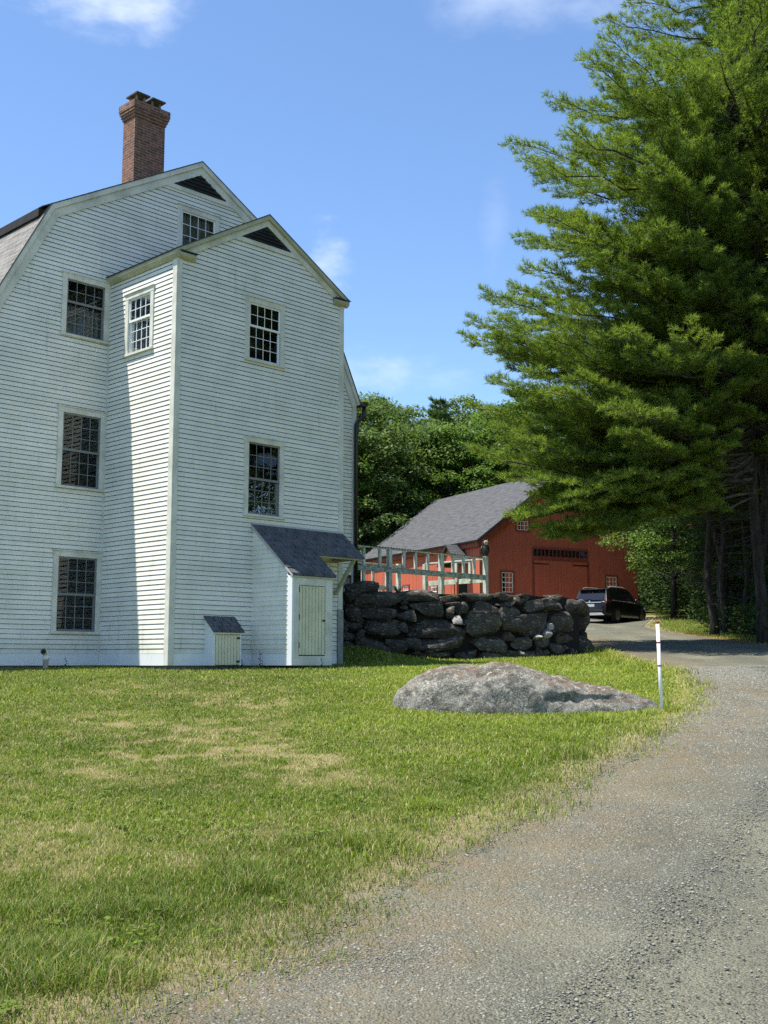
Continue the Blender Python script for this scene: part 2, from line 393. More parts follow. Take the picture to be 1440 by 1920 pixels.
def raw_mesh(name, v, f, m, parent=None, smooth=False, **attrs):
    """numpy mesh: f is (n,k) faces of one size; attrs are per-vertex floats"""
    me = bpy.data.meshes.new(name); nv, nf, k = len(v), len(f), f.shape[1]
    me.vertices.add(nv); me.vertices.foreach_set('co', np.ascontiguousarray(v, np.float32).ravel())
    me.loops.add(nf*k); me.loops.foreach_set('vertex_index', np.ascontiguousarray(f, np.int32).ravel())
    me.polygons.add(nf); me.polygons.foreach_set('loop_start', np.arange(0, nf*k, k, dtype=np.int32))
    if smooth: me.polygons.foreach_set('use_smooth', np.ones(nf, bool))
    me.update(calc_edges=True)
    for a, val in attrs.items():
        at = me.attributes.new(a, 'FLOAT', 'POINT'); at.data.foreach_set('value', np.ascontiguousarray(val, np.float32))
    me.materials.append(m)
    return link(name, me, parent)
def vnoise(x, y, s, seed=0):
    """smooth value noise 0..1 on numpy arrays"""
    x = np.asarray(x)*s + seed*17.3; y = np.asarray(y)*s + seed*9.1
    xi, yi = np.floor(x), np.floor(y); fx, fy = x - xi, y - yi
    fx = fx*fx*(3 - 2*fx); fy = fy*fy*(3 - 2*fy)
    def h(a, b):
        t = np.sin(a*127.1 + b*311.7 + seed*74.7)*43758.5453; return t - np.floor(t)
    return (h(xi, yi)*(1 - fx) + h(xi + 1, yi)*fx)*(1 - fy) + (h(xi, yi + 1)*(1 - fx) + h(xi + 1, yi + 1)*fx)*fy
def fbm(x, y, s, seed=0): return .55*vnoise(x, y, s, seed) + .3*vnoise(x, y, s*2.1, seed + 3) + .15*vnoise(x, y, s*4.3, seed + 5)
def sstep(a, b, x): t = np.clip((x - a)/(b - a), 0, 1); return t*t*(3 - 2*t)

# ------------------------------------------------------------------ lie of the land
PY = [-60, -30, 0, 5, 10, 15.5, 20, 23, 26, 29, 32, 38, 45, 55, 65, 80, 120, 300]
PZ = [-3, -1, 0, .08, .5, .95, 1.30, 1.425, 1.50, 1.62, 1.86, 2.3, 2.75, 3.45, 4.2, 5.2, 8, 20]
WALL = np.array([(-1.9, 28.7), (-.6, 28.8), (1, 28.95), (2.4, 29.5), (3.85, 30.1), (4.8, 30.7), (5.35, 31.5), (5.55, 32.6), (5.45, 34.2), (5.2, 36.5)])
ROAD_L = np.array([(-3.4, -2), (-2.3, 2), (-.95, 5.1), (-.55, 5.66), (-.06, 6.56), (.64, 7.96), (1.62, 9.94), (2.91, 12.52), (4.25, 15.74), (5.1, 18.42), (5.65, 21.0), (6.3, 25.5), (6.45, 29), (6.35, 33), (6.3, 38), (6.4, 44), (6.6, 52), (7, 62)])
ROAD_R = np.array([(3, -2), (4.5, 2), (5.5, 5.1), (5.9, 5.66), (6.4, 6.56), (6.9, 7.96), (7.4, 9.94), (8.2, 12.52), (9.2, 15.74), (9.9, 18.42), (10.4, 21.0), (11.0, 25.5), (11.5, 30), (11.5, 35), (11.1, 39.3), (11.0, 45.4), (11.4, 51), (14.5, 62)])
def seg_dist(P, Q):
    """distance from points P (n,2) to polyline Q"""
    d = np.full(len(P), 1e9)
    for a, b in zip(Q[:-1], Q[1:]):
        ab = b - a; t = np.clip(((P - a) @ ab)/(ab @ ab), 0, 1)
        d = np.minimum(d, np.hypot(*(P - (a + t[:, None]*ab)).T))
    return d
def inside(P, Q):
    x, y = P[:, 0], P[:, 1]; r = np.zeros(len(P), bool)
    for (x0, y0), (x1, y1) in zip(Q, np.roll(Q, -1, 0)):
        c = ((y0 > y) != (y1 > y)) & (x < (x1 - x0)*(y - y0)/((y1 - y0) if y1 != y0 else 1e-9) + x0); r ^= c
    return r
ROAD_POLY = np.vstack([ROAD_L, ROAD_R[::-1]])
TERR = np.vstack([WALL + np.array([-.12, .42]), [(5.0, 41), (2, 44), (-8, 52), (-30, 52), (-30, 40), (-3.5, 31.0)]])
def road_sd(P):
    d = np.minimum(seg_dist(P, ROAD_L), seg_dist(P, ROAD_R)); return np.where(inside(P, ROAD_POLY), -d, d)
def ground_z(x, y):
    x = np.atleast_1d(np.asarray(x, float)); y = np.atleast_1d(np.asarray(y, float)); P = np.stack([x, y], 1)
    yy = y + .6*(fbm(x, y, .13, 2) - .5)*np.clip(y/10, 0, 1)
    z = np.interp(yy, PY, PZ)
    for k in (1.2,): z = .5*z + .25*np.interp(yy - k, PY, PZ) + .25*np.interp(yy + k, PY, PZ)
    z = z + .05*(fbm(x, y, .35, 1) - .5)*np.clip((y - 2)/6, 0, 1)
    z = z + .34*np.exp(-((x + .9)**2/1.8 + (y - 28.6)**2/1.6))          # bank against the wall's house end
    z = z + np.clip(x - 11.5, 0, 30)*.03*sstep(15, 30, y)
    d = seg_dist(P, np.vstack([TERR, TERR[:1]])); ins = inside(P, TERR)
    w = np.where(ins, sstep(0, .25, d), 0)
    zt = 3.36 + .05*(fbm(x, y, .5, 4) - .5)
    zt = np.maximum(zt, z)
    return z*(1 - w) + zt*w
def gz(x, y): return float(ground_z(x, y)[0])

def house_clear(P):
    """signed-ish mask: True where the house stands"""
    d = P - np.array([W0.x, W0.y]); a = d @ np.array([HX.x, HX.y]); b = d @ np.array([HY.x, HY.y])
    return ((a > -4.3) & (a < 7.6) & (b > L) & (b < 12.5)) | ((a > 0) & (a < 4.7) & (b > 0) & (b < L + .1)) | ((a > 2.1) & (a < 3.2) & (b > -1.3) & (b < .1)) | ((a > .88) & (a < 1.6) & (b > -.3) & (b < .1))
DRY_SPOTS = [(-2.5, 15.7, 1.3, .55), (-.9, 11.8, .7, .8), (-2.0, 13.6, 1.6, .4), (-3.4, 14.8, .9, .7), (-2.1, 7.9, .45, .3), (-1.2, 9.0, .8, .3), (-1.5, 12.7, .8, .4), (-2.9, 10.6, .7, .3), (-3.1, 17.2, 1.6, .4), (-.2, 13.3, .6, .35)]
def dryness(x, y):
    d = np.zeros_like(x)
    for sx, sy, r, k in DRY_SPOTS: d = np.maximum(d, .50*k*np.exp(-((x - sx)**2 + ((y - sy)/1.6)**2)/r**2))
    n1 = fbm(x, y, 1.1, 6); n2 = fbm(x, y, .35, 8); n3 = fbm(x, y, 4.5, 9)
    base = sstep(.46, .74, .7*n1 + .3*n2)*.22*np.clip(1.25 - np.maximum(x + .5, 0)*.5, .15, 1)*np.clip((21 - y)/6, .1, 1)
    d = np.clip(d*(2.6*sstep(.30, .72, n1)) + base, 0, 1)
    return np.clip(d*1.9*sstep(.34, .66, n3), 0, 1)

def axis(lo, hi, a, b, fine, coarse):
    v = [a]
    while v[-1] < b: v.append(v[-1] + fine)
    s = fine
    while v[-1] < hi: s = min(s*1.25, coarse); v.append(v[-1] + s)
    s = fine
    while v[0] > lo: s = min(s*1.25, coarse); v.insert(0, v[0] - s)
    return np.array(v)
gx = axis(-400, 400, -9, 12, .12, 30); gy = axis(-60, 700, 2.5, 40, .12, 30)
GX, GY = np.meshgrid(gx, gy); px_, py_ = GX.ravel(), GY.ravel()
GZ = ground_z(px_, py_); PP = np.stack([px_, py_], 1)
sd = road_sd(PP)
edge = np.clip(1 - sd/np.where(py_ < 13, .95, .75)*(.55 + .9*fbm(px_, py_, 1.3, 12)), 0, 1)
GZ = GZ - np.where(sd < -.15, .03, 0)
nx, ny = len(gx), len(gy); ii = np.arange(nx*ny).reshape(ny, nx)
gf = np.stack([ii[:-1, :-1], ii[:-1, 1:], ii[1:, 1:], ii[1:, :-1]], -1).reshape(-1, 4)
needles = np.exp(-((px_ - np.interp(py_, ROAD_R[:, 1], ROAD_R[:, 0]) - .3)/.5)**2)*sstep(26, 31, py_)*sstep(50, 42, py_)
needles = np.maximum(needles, .9*np.exp(-((px_ - 6.0)**2/.5 + (py_ - 31.5)**2/4)))*fbm(px_, py_, .8, 14)*1.5
go = raw_mesh('ground', np.stack([px_, py_, GZ], 1), gf, M['ground'], smooth=True, dry=dryness(px_, py_), edge=edge, margin=np.clip(1.25*np.exp(-np.abs(sd)/.8), 0, 1), needles=np.clip(needles, 0, 1))
go['kind'] = 'structure'; go['label'] = 'grassy ground sloping up from the drive to the house and barn'; go['category'] = 'ground'
# gravel drive: its own sheet a few millimetres above the ground
def resample(Q, n):
    s = np.r_[0, np.cumsum(np.hypot(*np.diff(Q, axis=0).T))]; t = np.linspace(0, s[-1], n)
    return np.stack([np.interp(t, s, Q[:, 0]), np.interp(t, s, Q[:, 1])], 1)
def smooth_poly(Q, n, k=9):
    Q = resample(Q, n); P = np.pad(Q, ((k, k), (0, 0)), 'edge'); ker = np.ones(2*k + 1)/(2*k + 1)
    return np.stack([np.convolve(P[:, i], ker, 'valid') for i in (0, 1)], 1)
NL, NW = 420, 44
def by_y(Q, ys): return np.stack([np.interp(ys, Q[:, 1], Q[:, 0]), ys], 1)
ys_ = np.concatenate([np.linspace(-1.5, 20, 260), np.linspace(20.1, 61, NL - 260)])
La, Ra = by_y(smooth_poly(ROAD_L, 300, 5), ys_), by_y(smooth_poly(ROAD_R, 300, 5), ys_)
La[:, 0] += .22*(fbm(ys_, ys_*0, 1.6, 21) - .5) + .12*(fbm(ys_, ys_*0, 7, 22) - .5)
tw = np.linspace(0, 1, NW)
RP = La[:, None, :]*(1 - tw)[None, :, None] + Ra[:, None, :]*tw[None, :, None]
rp = RP.reshape(-1, 2); rz_ = ground_z(rp[:, 0], rp[:, 1]) + .006
wdt = (Ra[:, 0] - La[:, 0]); lat = (tw[None, :]*wdt[:, None]).ravel()
trk = np.maximum(np.exp(-((lat - 2.0)/.38)**2), np.exp(-((lat - 3.75)/.38)**2))
rz_ = rz_ - .02*trk + .012*(fbm(rp[:, 0], rp[:, 1], 1.2, 30) - .5)
ji = np.arange(NL*NW).reshape(NL, NW)
rf = np.stack([ji[:-1, :-1], ji[:-1, 1:], ji[1:, 1:], ji[1:, :-1]], -1).reshape(-1, 4)
ro = raw_mesh('road', np.stack([rp[:, 0], rp[:, 1], rz_], 1), rf, M['gravel'], smooth=True, track=trk, loose=np.clip(np.exp(-((lat - 2.85)/.36)**2) + .8*np.exp(-((lat - 4.7)/.55)**2) + .45*np.exp(-((lat - 1.25)/.3)**2), 0, 1), margin=np.clip(sstep(1.7, .1, lat)*(1 + .5*sstep(9, 14, rp[:, 1])), 0, 1))
ro['kind'] = 'structure'; ro['label'] = 'grey gravel drive curving up past the stone wall'; ro['category'] = 'road'

# loose stones on the drive
def ico(sub):
    bm = bmesh.new(); bmesh.ops.create_icosphere(bm, subdivisions=sub, radius=1)
    v = np.array([p.co for p in bm.verts]); f = np.array([[q.index for q in p.verts] for p in bm.faces]); bm.free(); return v, f
iv, if_ = ico(1)
n = 120000
gyv = 4.2 + 22*rng.random(n)**2.5; lx = np.interp(gyv, La[:, 1], La[:, 0]); rx = np.interp(gyv, Ra[:, 1], Ra[:, 0])
gxv = np.where(rng.random(n) < .6, lx - .15 + 2.3*np.sqrt(rng.random(n)*rng.random(n)), lx - .25 + (rx - lx + .2)*rng.random(n))
gs = (.0028 + .0058*rng.random(n)**5)*(1 + (gyv - 4)/14); sc3 = np.stack([gs*(.8 + .6*rng.random(n)), gs*(.8 + .6*rng.random(n)), gs*(.45 + .4*rng.random(n))], 1)
an = rng.random(n)*6.28; jit = 1 + .35*(rng.random((n, len(iv))) - .5)
sv = iv[None]*jit[:, :, None]*sc3[:, None, :]; ca, sa = np.cos(an)[:, None], np.sin(an)[:, None]
sv = np.stack([sv[..., 0]*ca - sv[..., 1]*sa + gxv[:, None], sv[..., 0]*sa + sv[..., 1]*ca + gyv[:, None], sv[..., 2] + (ground_z(gxv, gyv) + .004)[:, None]], -1)
M['pebble'] = mat('loose grey stones', lambda n: n.bsdf(n.ramp(n.attr('rnd').outputs['Fac'], [(0, (.10, .10, .083)), (.6, (.20, .198, .165)), (1, (.29, .285, .24))]), .9))
gr = raw_mesh('gravel', sv.reshape(-1, 3), (if_[None] + (np.arange(n)*len(iv))[:, None, None]).reshape(-1, 3), M['pebble'], rnd=np.repeat(rng.random(n), len(iv)))
tag(gr, 'loose grey stones scattered over the gravel drive', 'gravel', kind='stuff')

# ------------------------------------------------------------------ white house
house = thing('white_house', 'tall white clapboard house with gambrel gable, brick chimney and a narrow gabled wing', 'house', W0, YAW)
EXP = .0995
def siding_courses(mb, P, xr, zb, zt, holes, exp=EXP, z0=.24, gap=.0105, gap_shade=None):
    """lapped boards; xr(z) gives the wall's left and right limits, holes are (a0,a1,z0,z1)"""
    k = math.floor((zb - z0)/exp)
    while True:
        za, zc = z0 + k*exp, z0 + (k + 1)*exp; k += 1
        if za >= zt: break
        zl, zh = max(za, zb), min(zc, zt)
        if zh - zl < .003: continue
        cuts = sorted({zl, zh, *[h for q in holes for h in q[2:] if zl < h < zh]})
        for c0, c1 in zip(cuts[:-1], cuts[1:]):
            zm = (c0 + c1)/2; spans = [(0, 1)]
            l0, r0 = xr(c0); l1, r1 = xr(c1)
            if r0 - l0 < .01: continue
            lm, rm = (l0 + l1)/2, (r0 + r1)/2
            cutx = [(q[0], q[1]) for q in holes if q[2] < zm < q[3]]
            segs = [(None, None)]
            for ca, cb in sorted(cutx):
                a, b = segs.pop(); segs += [(a, ca), (cb, b)]
            o0 = .012*(zc - c0)/(zc - za) + .002; o1 = .012*(zc - c1)/(zc - za) + .002
            for a, b in segs:
                A0, A1 = (l0, l1) if a is None else (a, a); B0, B1 = (r0, r1) if b is None else (b, b)
                if B0 - A0 < .01 and B1 - A1 < .01: continue
                ct = c1 - gap if c1 == zc and c1 < zt - .05 else c1
                mb.face([P(A0, o0, c0), P(B0, o0, c0), P(B1, o1, ct), P(A1, o1, ct)])
                if c0 == zl:                                # lap joint: butt edge and slit backed in black to paint the shadow line
                    LAP_SHADE.face([P(A0, -.022, c0), P(B0, -.022, c0), P(B0, o0, c0), P(A0, o0, c0)])
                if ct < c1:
                    LAP_SHADE.face([P(A0, -.022, ct - .004), P(B0, -.022, ct - .004), P(B1, -.022, c1 + .004), P(A1, -.022, c1 + .004)])
                    LAP_SHADE.face([P(A0, -.022, ct), P(B0, -.022, ct), P(B0, o1, ct), P(A0, o1, ct)])
LAP_SHADE = MB()
def plane_y(y0): return lambda a, o, z: (a, y0 - o, z)
def plane_x(x0, s=-1): return lambda a, o, z: (x0 + s*o, a, z)
front, side, gable = plane_y(0), plane_x(0), plane_y(L)

def window(P, a0, a1, z0, z1, up, low, dark, curtain=None, cols=4, cw=.115, parent=house, thin=.0125, label=None):
    """casing box a0..a1, z0..z1; up/low are rows of panes in the two sashes"""
    r = MB(); d = .55
    q = [(a0 + cw, z0 + .05), (a1 - cw, z0 + .05), (a1 - cw, z1 - .14), (a0 + cw, z1 - .14)]
    for (x, y), (x2, y2) in zip(q, q[1:] + q[:1]): r.face([P(x, -.07, y), P(x2, -.07, y2), P(x2, -d, y2), P(x, -d, y)])
    r.face([P(x, -d, y) for x, y in q]); win = r.build('window', M['dark_room'], parent, recalc=False)
    for xa, xb in ((a0, a0 + cw), (a1 - cw, a1)):
        w = MB(); w.box((xa, -.02, z0 + .05), (xb, .034, z1 - .14), P); w.build('side_casing', M['trim'], win, bevel=.004)
    h = MB(); h.box((a0 - .006, -.02, z1 - .14), (a1 + .006, .038, z1 - .025), P); h.box((a0 - .03, -.02, z1 - .025), (a1 + .03, .062, z1), P); h.build('head_casing', M['trim'], win, bevel=.004)
    s = MB(); s.box((a0 - .02, -.05, z0), (a1 + .02, .065, z0 + .05), P); s.build('sill', M['trim'], win, bevel=.004)
    A0, A1, B0, B1 = a0 + cw, a1 - cw, z0 + .05, z1 - .14
    mid = B0 + (B1 - B0)*(low/(up + low)) if low else B0
    sm = M['sash_grey'] if dark else M['sash_white']
    def sash(lo, hi, rows, o):
        m = MB(); st = .036
        m.box((A0, o - .03, lo), (A0 + st, o, hi), P); m.box((A1 - st, o - .03, lo), (A1, o, hi), P)
        m.box((A0 + st, o - .03, lo), (A1 - st, o, lo + st + .012), P); m.box((A0 + st, o - .03, hi - st), (A1 - st, o, hi), P)
        x0, x1, y0, y1 = A0 + st, A1 - st, lo + st + .012, hi - st
        for i in range(1, cols):
            x = x0 + (x1 - x0)*i/cols; m.box((x - thin/2, o - .018, y0), (x + thin/2, o - .007, y1), P)
        for i in range(1, rows):
            y = y0 + (y1 - y0)*i/rows; m.box((x0, o - .019, y - thin/2), (x1, o - .006, y + thin/2), P)
        m.build('sash', sm, win)
        g = MB(); g.face([P(x0, o - .016, y0), P(x1, o - .016, y0), P(x1, o - .016, y1), P(x0, o - .016, y1)]); g.build('pane', M['glass'], win)
    sash(mid - (.03 if low else 0), B1, up, .005)
    if low: sash(B0, mid + .03, low, -.035)
    jm = MB()
    for (x, y), (x2, y2) in zip(q, q[1:] + q[:1]): jm.face([P(x, .0, y), P(x2, .0, y2), P(x2, -.07, y2), P(x, -.07, y)])
    jm.build('jamb', sm, win, recalc=False)
    if curtain:
        c = MB(); lo, hi, l, rr = curtain; nn = 40
        for i in range(nn):
            t0, t1 = l + (rr - l)*i/nn, l + (rr - l)*(i + 1)/nn
            f0, f1 = -.14 + .018*math.sin(t0*70), -.14 + .018*math.sin(t1*70)
            xa, xb = A0 + (A1 - A0)*t0, A0 + (A1 - A0)*t1; ya, yb = B0 + (B1 - B0)*lo, B0 + (B1 - B0)*hi
            c.face([P(xa, f0, ya), P(xb, f1, ya), P(xb, f1, yb), P(xa, f0, yb)])
        c.build('curtain', M['curtain'], win, True, recalc=False)
    return (a0 + .04, a1 - .04, z0 + .02, z1 - .06)

# windows of the wing's front and left wall, then of the main gable
hf = [window(front, 1.80, 2.905, 6.56, 8.02, 2, 3, False), window(front, 1.825, 2.935, 3.165, 4.92, 3, 3, True)]
hs = [window(side, .795, 1.86, 6.60, 8.01, 2, 3, False)]
hg = [window(gable, -1.19, -.03, 7.02, 8.43, 2, 3, True, (0, .55, 0, 1)), window(gable, -1.175, -.03, 3.72, 5.49, 3, 3, True),
      window(gable, -1.165, -.01, .655, 2.41, 3, 3, True), window(gable, 1.745, 2.95, 9.72, 10.82, 3, 0, False, (0, 1, 0, 1), 4)]
# gable wall
KL, KR, AP = (-1.572, 9.75), (6.316, 9.75), (2.372, 11.97)
def xr_main(z):
    if z <= 4.6: l = -4.28
    elif z <= KL[1]: l = -4.28 + (z - 4.6)/(KL[1] - 4.6)*(KL[0] + 4.28)
    else: l = KL[0] + (z - KL[1])/(AP[1] - KL[1])*(AP[0] - KL[0])
    if z <= 2.25: r = .01
    elif z <= 6.95: r = 7.6
    elif z <= KR[1]: r = 7.6 + (z - 6.95)/(KR[1] - 6.95)*(KR[0] - 7.6)
    else: r = KR[0] - (z - KR[1])/(AP[1] - KR[1])*(KR[0] - AP[0])
    return l, r
mb = MB(); siding_courses(mb, gable, xr_main, .24, AP[1] - .02, hg); gwall = mb.build('gable_wall', M['siding'], house, recalc=False)
LAP_SHADE.build('lap_shade', M['gap_shade'], gwall, recalc=False); LAP_SHADE = MB()
def xr_wing(z):
    if z <= 8.45: return 0, 4.716
    t = (z - 8.45)/(9.9 - 8.45); return 2.358*t, 4.716 - 2.358*t
mb = MB(); siding_courses(mb, front, xr_wing, .24, 9.88, hf)
siding_courses(mb, side, lambda z: (0, L), .24, 8.5, hs)
siding_courses(mb, plane_x(4.716, 1), lambda z: (0, L), .24, 8.5, [])
gwall = mb.build('wing_wall', M['siding'], house, recalc=False)
LAP_SHADE.build('lap_shade', M['gap_shade'], gwall, recalc=False); LAP_SHADE = MB()
mb = MB(); siding_courses(mb, plane_x(7.6, 1), lambda z: (L, 12.5), 2.25, 6.95, [])
siding_courses(mb, plane_x(-4.28), lambda z: (L, 12.5), .24, 4.6, [])
mb.face([(-4.28, 12.5, 0), (7.6, 12.5, 0), (7.6, 12.5, 6.95), (6.316, 12.5, 9.75), (2.372, 12.5, 11.97), (-1.572, 12.5, 9.75), (-4.28, 12.5, 4.6)])
mb.build('eaves_wall', M['siding'], house, recalc=False)
# skirt boards, foundation
mb = MB(); mb.box((-4.28, L - .012, 0), (-.015, L + .02, .238)); mb.box((-.012, 0, 0), (.02, L - .014, .238)); mb.box((.0, -.012, 0), (4.6, .02, .238))
mb.build('skirt_board', M['skirt'], house)
mb = MB(); mb.box((-4.2, L + .16, -.5), (.0, 12.4, .1)); mb.box((.16, .16, -.5), (4.55, L, .096)); mb.box((4.75, L + .07, -.5), (7.55, 12.3, 2.24))
mb.build('foundation', M['concrete'], house)
# corner boards
for (x0, y0, x1, y1, zb, zt) in ((-.026, -.026, .115, .0, 0, 8.42), (4.60, -.026, 4.742, .0, 1.26, 8.46), (7.47, L - .026, 7.626, L, 2.1, 6.95)):
    mb = MB(); mb.box((x0, y0, zb), (x1, y1, zt))
    if x0 < 0: mb.box((x0, 0.0, zb), (0.0, .125, zt))
    else: mb.box((x1 - .026, 0.0 if x1 < 5 else L, zb), (x1, .125 + (0 if x1 < 5 else L), zt))
    mb.build('corner_board', M['trim'], house, bevel=.004)
mb = MB(); mb.box((4.58, -.05, -.3), (4.74, .3, 1.255)); mb.build('foundation_pier', M['concrete'], house)
mb = MB(); mb.box((-.03, L - .03, .0), (-.0005, L - .0005, 8.42)); mb.build('corner_bead', M['trim'], house)
# rakes, fascias, roofs
def offset(poly, d):
    out = []
    for i, p in enumerate(poly):
        ns = []
        for a, b in ((i - 1, i), (i, i + 1)):
            if a < 0 or b >= len(poly): continue
            dx, dz = poly[b][0] - poly[a][0], poly[b][1] - poly[a][1]; l = math.hypot(dx, dz); ns.append((dz/l, -dx/l))
        nx_, nz_ = [sum(q)/len(ns) for q in zip(*ns)]; l2 = nx_*nx_ + nz_*nz_
        out.append((p[0] + nx_*d/l2, p[1] + nz_*d/l2))
    return out
def band(poly, d0, d1, y0, y1, name, m, parent=house):
    """board following a gable line between two offsets, from y0 (front) to y1"""
    a, b = offset(poly, d0), offset(poly, d1); mb = MB()
    for i in range(len(poly) - 1):
        mb.prism([a[i], a[i + 1], b[i + 1], b[i]], lambda x, z: (x, y0, z), lambda x, z: (x, y1, z))
    return mb.build(name, m, parent, bevel=.003)
main_line = [(-4.36, 4.55), (-1.572, 9.817), (2.372, 12.042), (6.316, 9.817), (7.74, 6.93)]
wing_line = [(-.13, 8.548), (2.365, 9.985), (4.86, 8.548)]
band(main_line, .012, .13, L - .085, L + .01, 'rake_moulding', M['trim']); band(main_line, .13, .30, L - .042, L + .01, 'rake_board', M['trim'])
band(wing_line, .012, .105, -.11, .01, 'rake_moulding', M['cornice']); band(wing_line[:2] + wing_line[2:], .105, .235, -.045, .01, 'rake_board', M['trim'])
def slab(p, q, y0, y1, t, name, m, parent=house, edge=None, uvs=1):
    """roof plane from p (eave) to q (ridge) in x-z, y0..y1, thickness t under the line"""
    dx, dz = q[0] - p[0], q[1] - p[1]; l = math.hypot(dx, dz); nx_, nz_ = -dz/l, dx/l
    if nz_ < 0: nx_, nz_ = -nx_, -nz_
    a = lambda x, z, o, y: (x - nx_*o, y, z - nz_*o)
    mb = MB()
    mb.face([a(*p, 0, y0), a(*p, 0, y1), a(*q, 0, y1), a(*q, 0, y0)], [(y0, 0), (y1, 0), (y1, l), (y0, l)])
    mb.face([a(*p, t, y0), a(*q, t, y0), a(*q, t, y1), a(*p, t, y1)])
    for u, v in ((p, q), ): mb.face([a(*u, 0, y0), a(*v, 0, y0), a(*v, t, y0), a(*u, t, y0)]); mb.face([a(*u, 0, y1), a(*u, t, y1), a(*v, t, y1), a(*v, 0, y1)])
    mb.face([a(*p, 0, y0), a(*p, t, y0), a(*p, t, y1), a(*p, 0, y1)]); mb.face([a(*q, 0, y0), a(*q, 0, y1), a(*q, t, y1), a(*q, t, y0)])
    return mb.build(name, m, parent, recalc=False)
up_l = (-1.572 - .24*.871, 9.817 - .24*.491); up_r = (6.316 + .1, 9.817 - .0565)
slab((-4.36, 4.55), (-1.572, 9.817), L - .095, 12.7, .03, 'lower_roof', M['roof_worn'])
slab(up_l, (2.372, 12.042), L - .095, 12.7, .022, 'roof', M['roof_dark'])
slab(up_r, (2.372, 12.042), L - .095, 12.7, .022, 'roof', M['roof_dark'])
slab((7.775, 6.86), (6.316, 9.817), L - .095, 12.7, .03, 'lower_roof', M['roof_dark'])
mb = MB(); mb.prism([(up_l[0] - .015, up_l[1] - .02), (up_l[0] + .03, up_l[1] + .0), (-1.62, 9.66), (-1.80, 9.50), (up_l[0] - .02, up_l[1] - .16)], lambda x, z: (x, L + .02, z), lambda x, z: (x, 12.7, z)); mb.build('eave_fascia', M['fascia_dark'], house)
slab((-.14, 8.542), (2.365, 9.985), -.118, L + .3, .022, 'wing_roof', M['roof_dark']); slab((4.87, 8.542), (2.365, 9.985), -.118, L + .3, .022, 'wing_roof', M['roof_dark'])
# cornice along the wing eave and its returns
mb = MB()
mb.prism([(-.11, 8.53), (-.11, 8.455), (-.075, 8.41), (-.027, 8.37), (-.027, 8.57)], lambda x, z: (x, -.115, z), lambda x, z: (x, L - .002, z)); mb.build('cornice', M['cornice'], house)
for x0, x1, nm in ((-.11, .40, 0), (4.40, 4.83, 1)):
    mb = MB(); mb.prism([(-.03, 8.375), (-.08, 8.40), (-.12, 8.44), (-.12, 8.50), (-.03, 8.52)], lambda y, z: (x0 if nm else -.02, y, z), lambda y, z: (x1, y, z)); mb.build('cornice_return', M['cornice'], house)
    cpb = MB(); xa_ = -.19 if nm == 0 else x0 - .02
    cpb.box((xa_ if nm else -.02, -.15, 8.521), (x1 + .02, -.03, 8.54)); cpb.build('return_cap', M['roof_dark'], house)
mb = MB(); mb.prism([(4.83, 8.53), (4.83, 8.455), (4.79, 8.41), (4.745, 8.37), (4.745, 8.57)], lambda x, z: (x, -.115, z), lambda x, z: (x, L - .002, z)); mb.build('cornice', M['cornice'], house)
# louvred vents in the two gable peaks
def vent(ap, half, drop, y, rows):
    mb = MB(); x, z = ap
    mb.prism([(x - half, z - drop), (x + half, z - drop), (x, z)], lambda a, b: (a, y - .022, b), lambda a, b: (a, y - .015, b))
    for i in range(rows):
        t = (i + .1)/rows; zz = z - drop + drop*t; hwid = half*(1 - (zz + .075 - z + drop)/drop) - .02
        if hwid < .05: continue
        mb.hexa([(x - hwid, y - .024, zz + .05), (x + hwid, y - .024, zz + .05), (x + hwid, y - .06, zz), (x - hwid, y - .06, zz), (x - hwid, y - .024, zz + .062), (x + hwid, y - .024, zz + .062), (x + hwid, y - .06, zz + .012), (x - hwid, y - .06, zz + .012)])
    v = mb.build('gable_vent', M['louver'], house)
    t = MB(); t.box((x - half - .12, y - .04, z - drop - .10), (x + half + .12, y - .01, z - drop)); t.build('vent_sill', M['trim'], v)
vent((2.365, 9.745), .82, .455, 0, 6); vent((2.372, 11.77), .90, .52, L, 6)
# chimney
ch = MB()
def brick_box(mb, x0, x1, y0, y1, z0, z1):
    for a, b in (((x0, y0), (x1, y0)), ((x1, y0), (x1, y1)), ((x1, y1), (x0, y1)), ((x0, y1), (x0, y0))):
        l = math.hypot(b[0] - a[0], b[1] - a[1]); u = a[0] + a[1]
        mb.face([(*a, z0), (*b, z0), (*b, z1), (*a, z1)], [(u, z0), (u + l, z0), (u + l, z1), (u, z1)])
    mb.face([(x0, y0, z1), (x1, y0, z1), (x1, y1, z1), (x0, y1, z1)], [(x0, y0), (x1, y0), (x1, y1), (x0, y1)])
    mb.face([(x0, y1, z0), (x1, y1, z0), (x1, y0, z0), (x0, y0, z0)], [(x0, y0), (x1, y0), (x1, y1), (x0, y1)])
brick_box(ch, 1.19, 2.055, 3.6, 4.10, 11.0, 13.18)
for k, (e, za, zb) in enumerate(((.025, 13.18, 13.25), (.05, 13.25, 13.32), (.075, 13.32, 13.39), (.09, 13.39, 13.56))): brick_box(ch, 1.19 - e, 2.055 + e, 3.6 - e, 4.10 + e, za, zb)
chim = ch.build('chimney', M['brick'], house, recalc=False)
for xc in (1.41, 1.86):
    c = MB(); c.box((xc - .195, 3.585, 13.79), (xc + .195, 4.07, 13.825)); c.build('chimney_cap', M['slate'], chim)
    for dx in (-.13, .09):
        for yy in (3.70, 3.96): c = MB(); c.box((xc + dx, yy, 13.56), (xc + dx + .04, yy + .05, 13.79)); c.build('cap_leg', M['brick'], chim)
fl = MB()
for i in range(7):
    x = 1.18 + i*.127; zr = 11.42 + (x - 1.19)*.56
    fl.box((x, 3.588, zr - .1), (x + .12, 3.599, zr + .13))
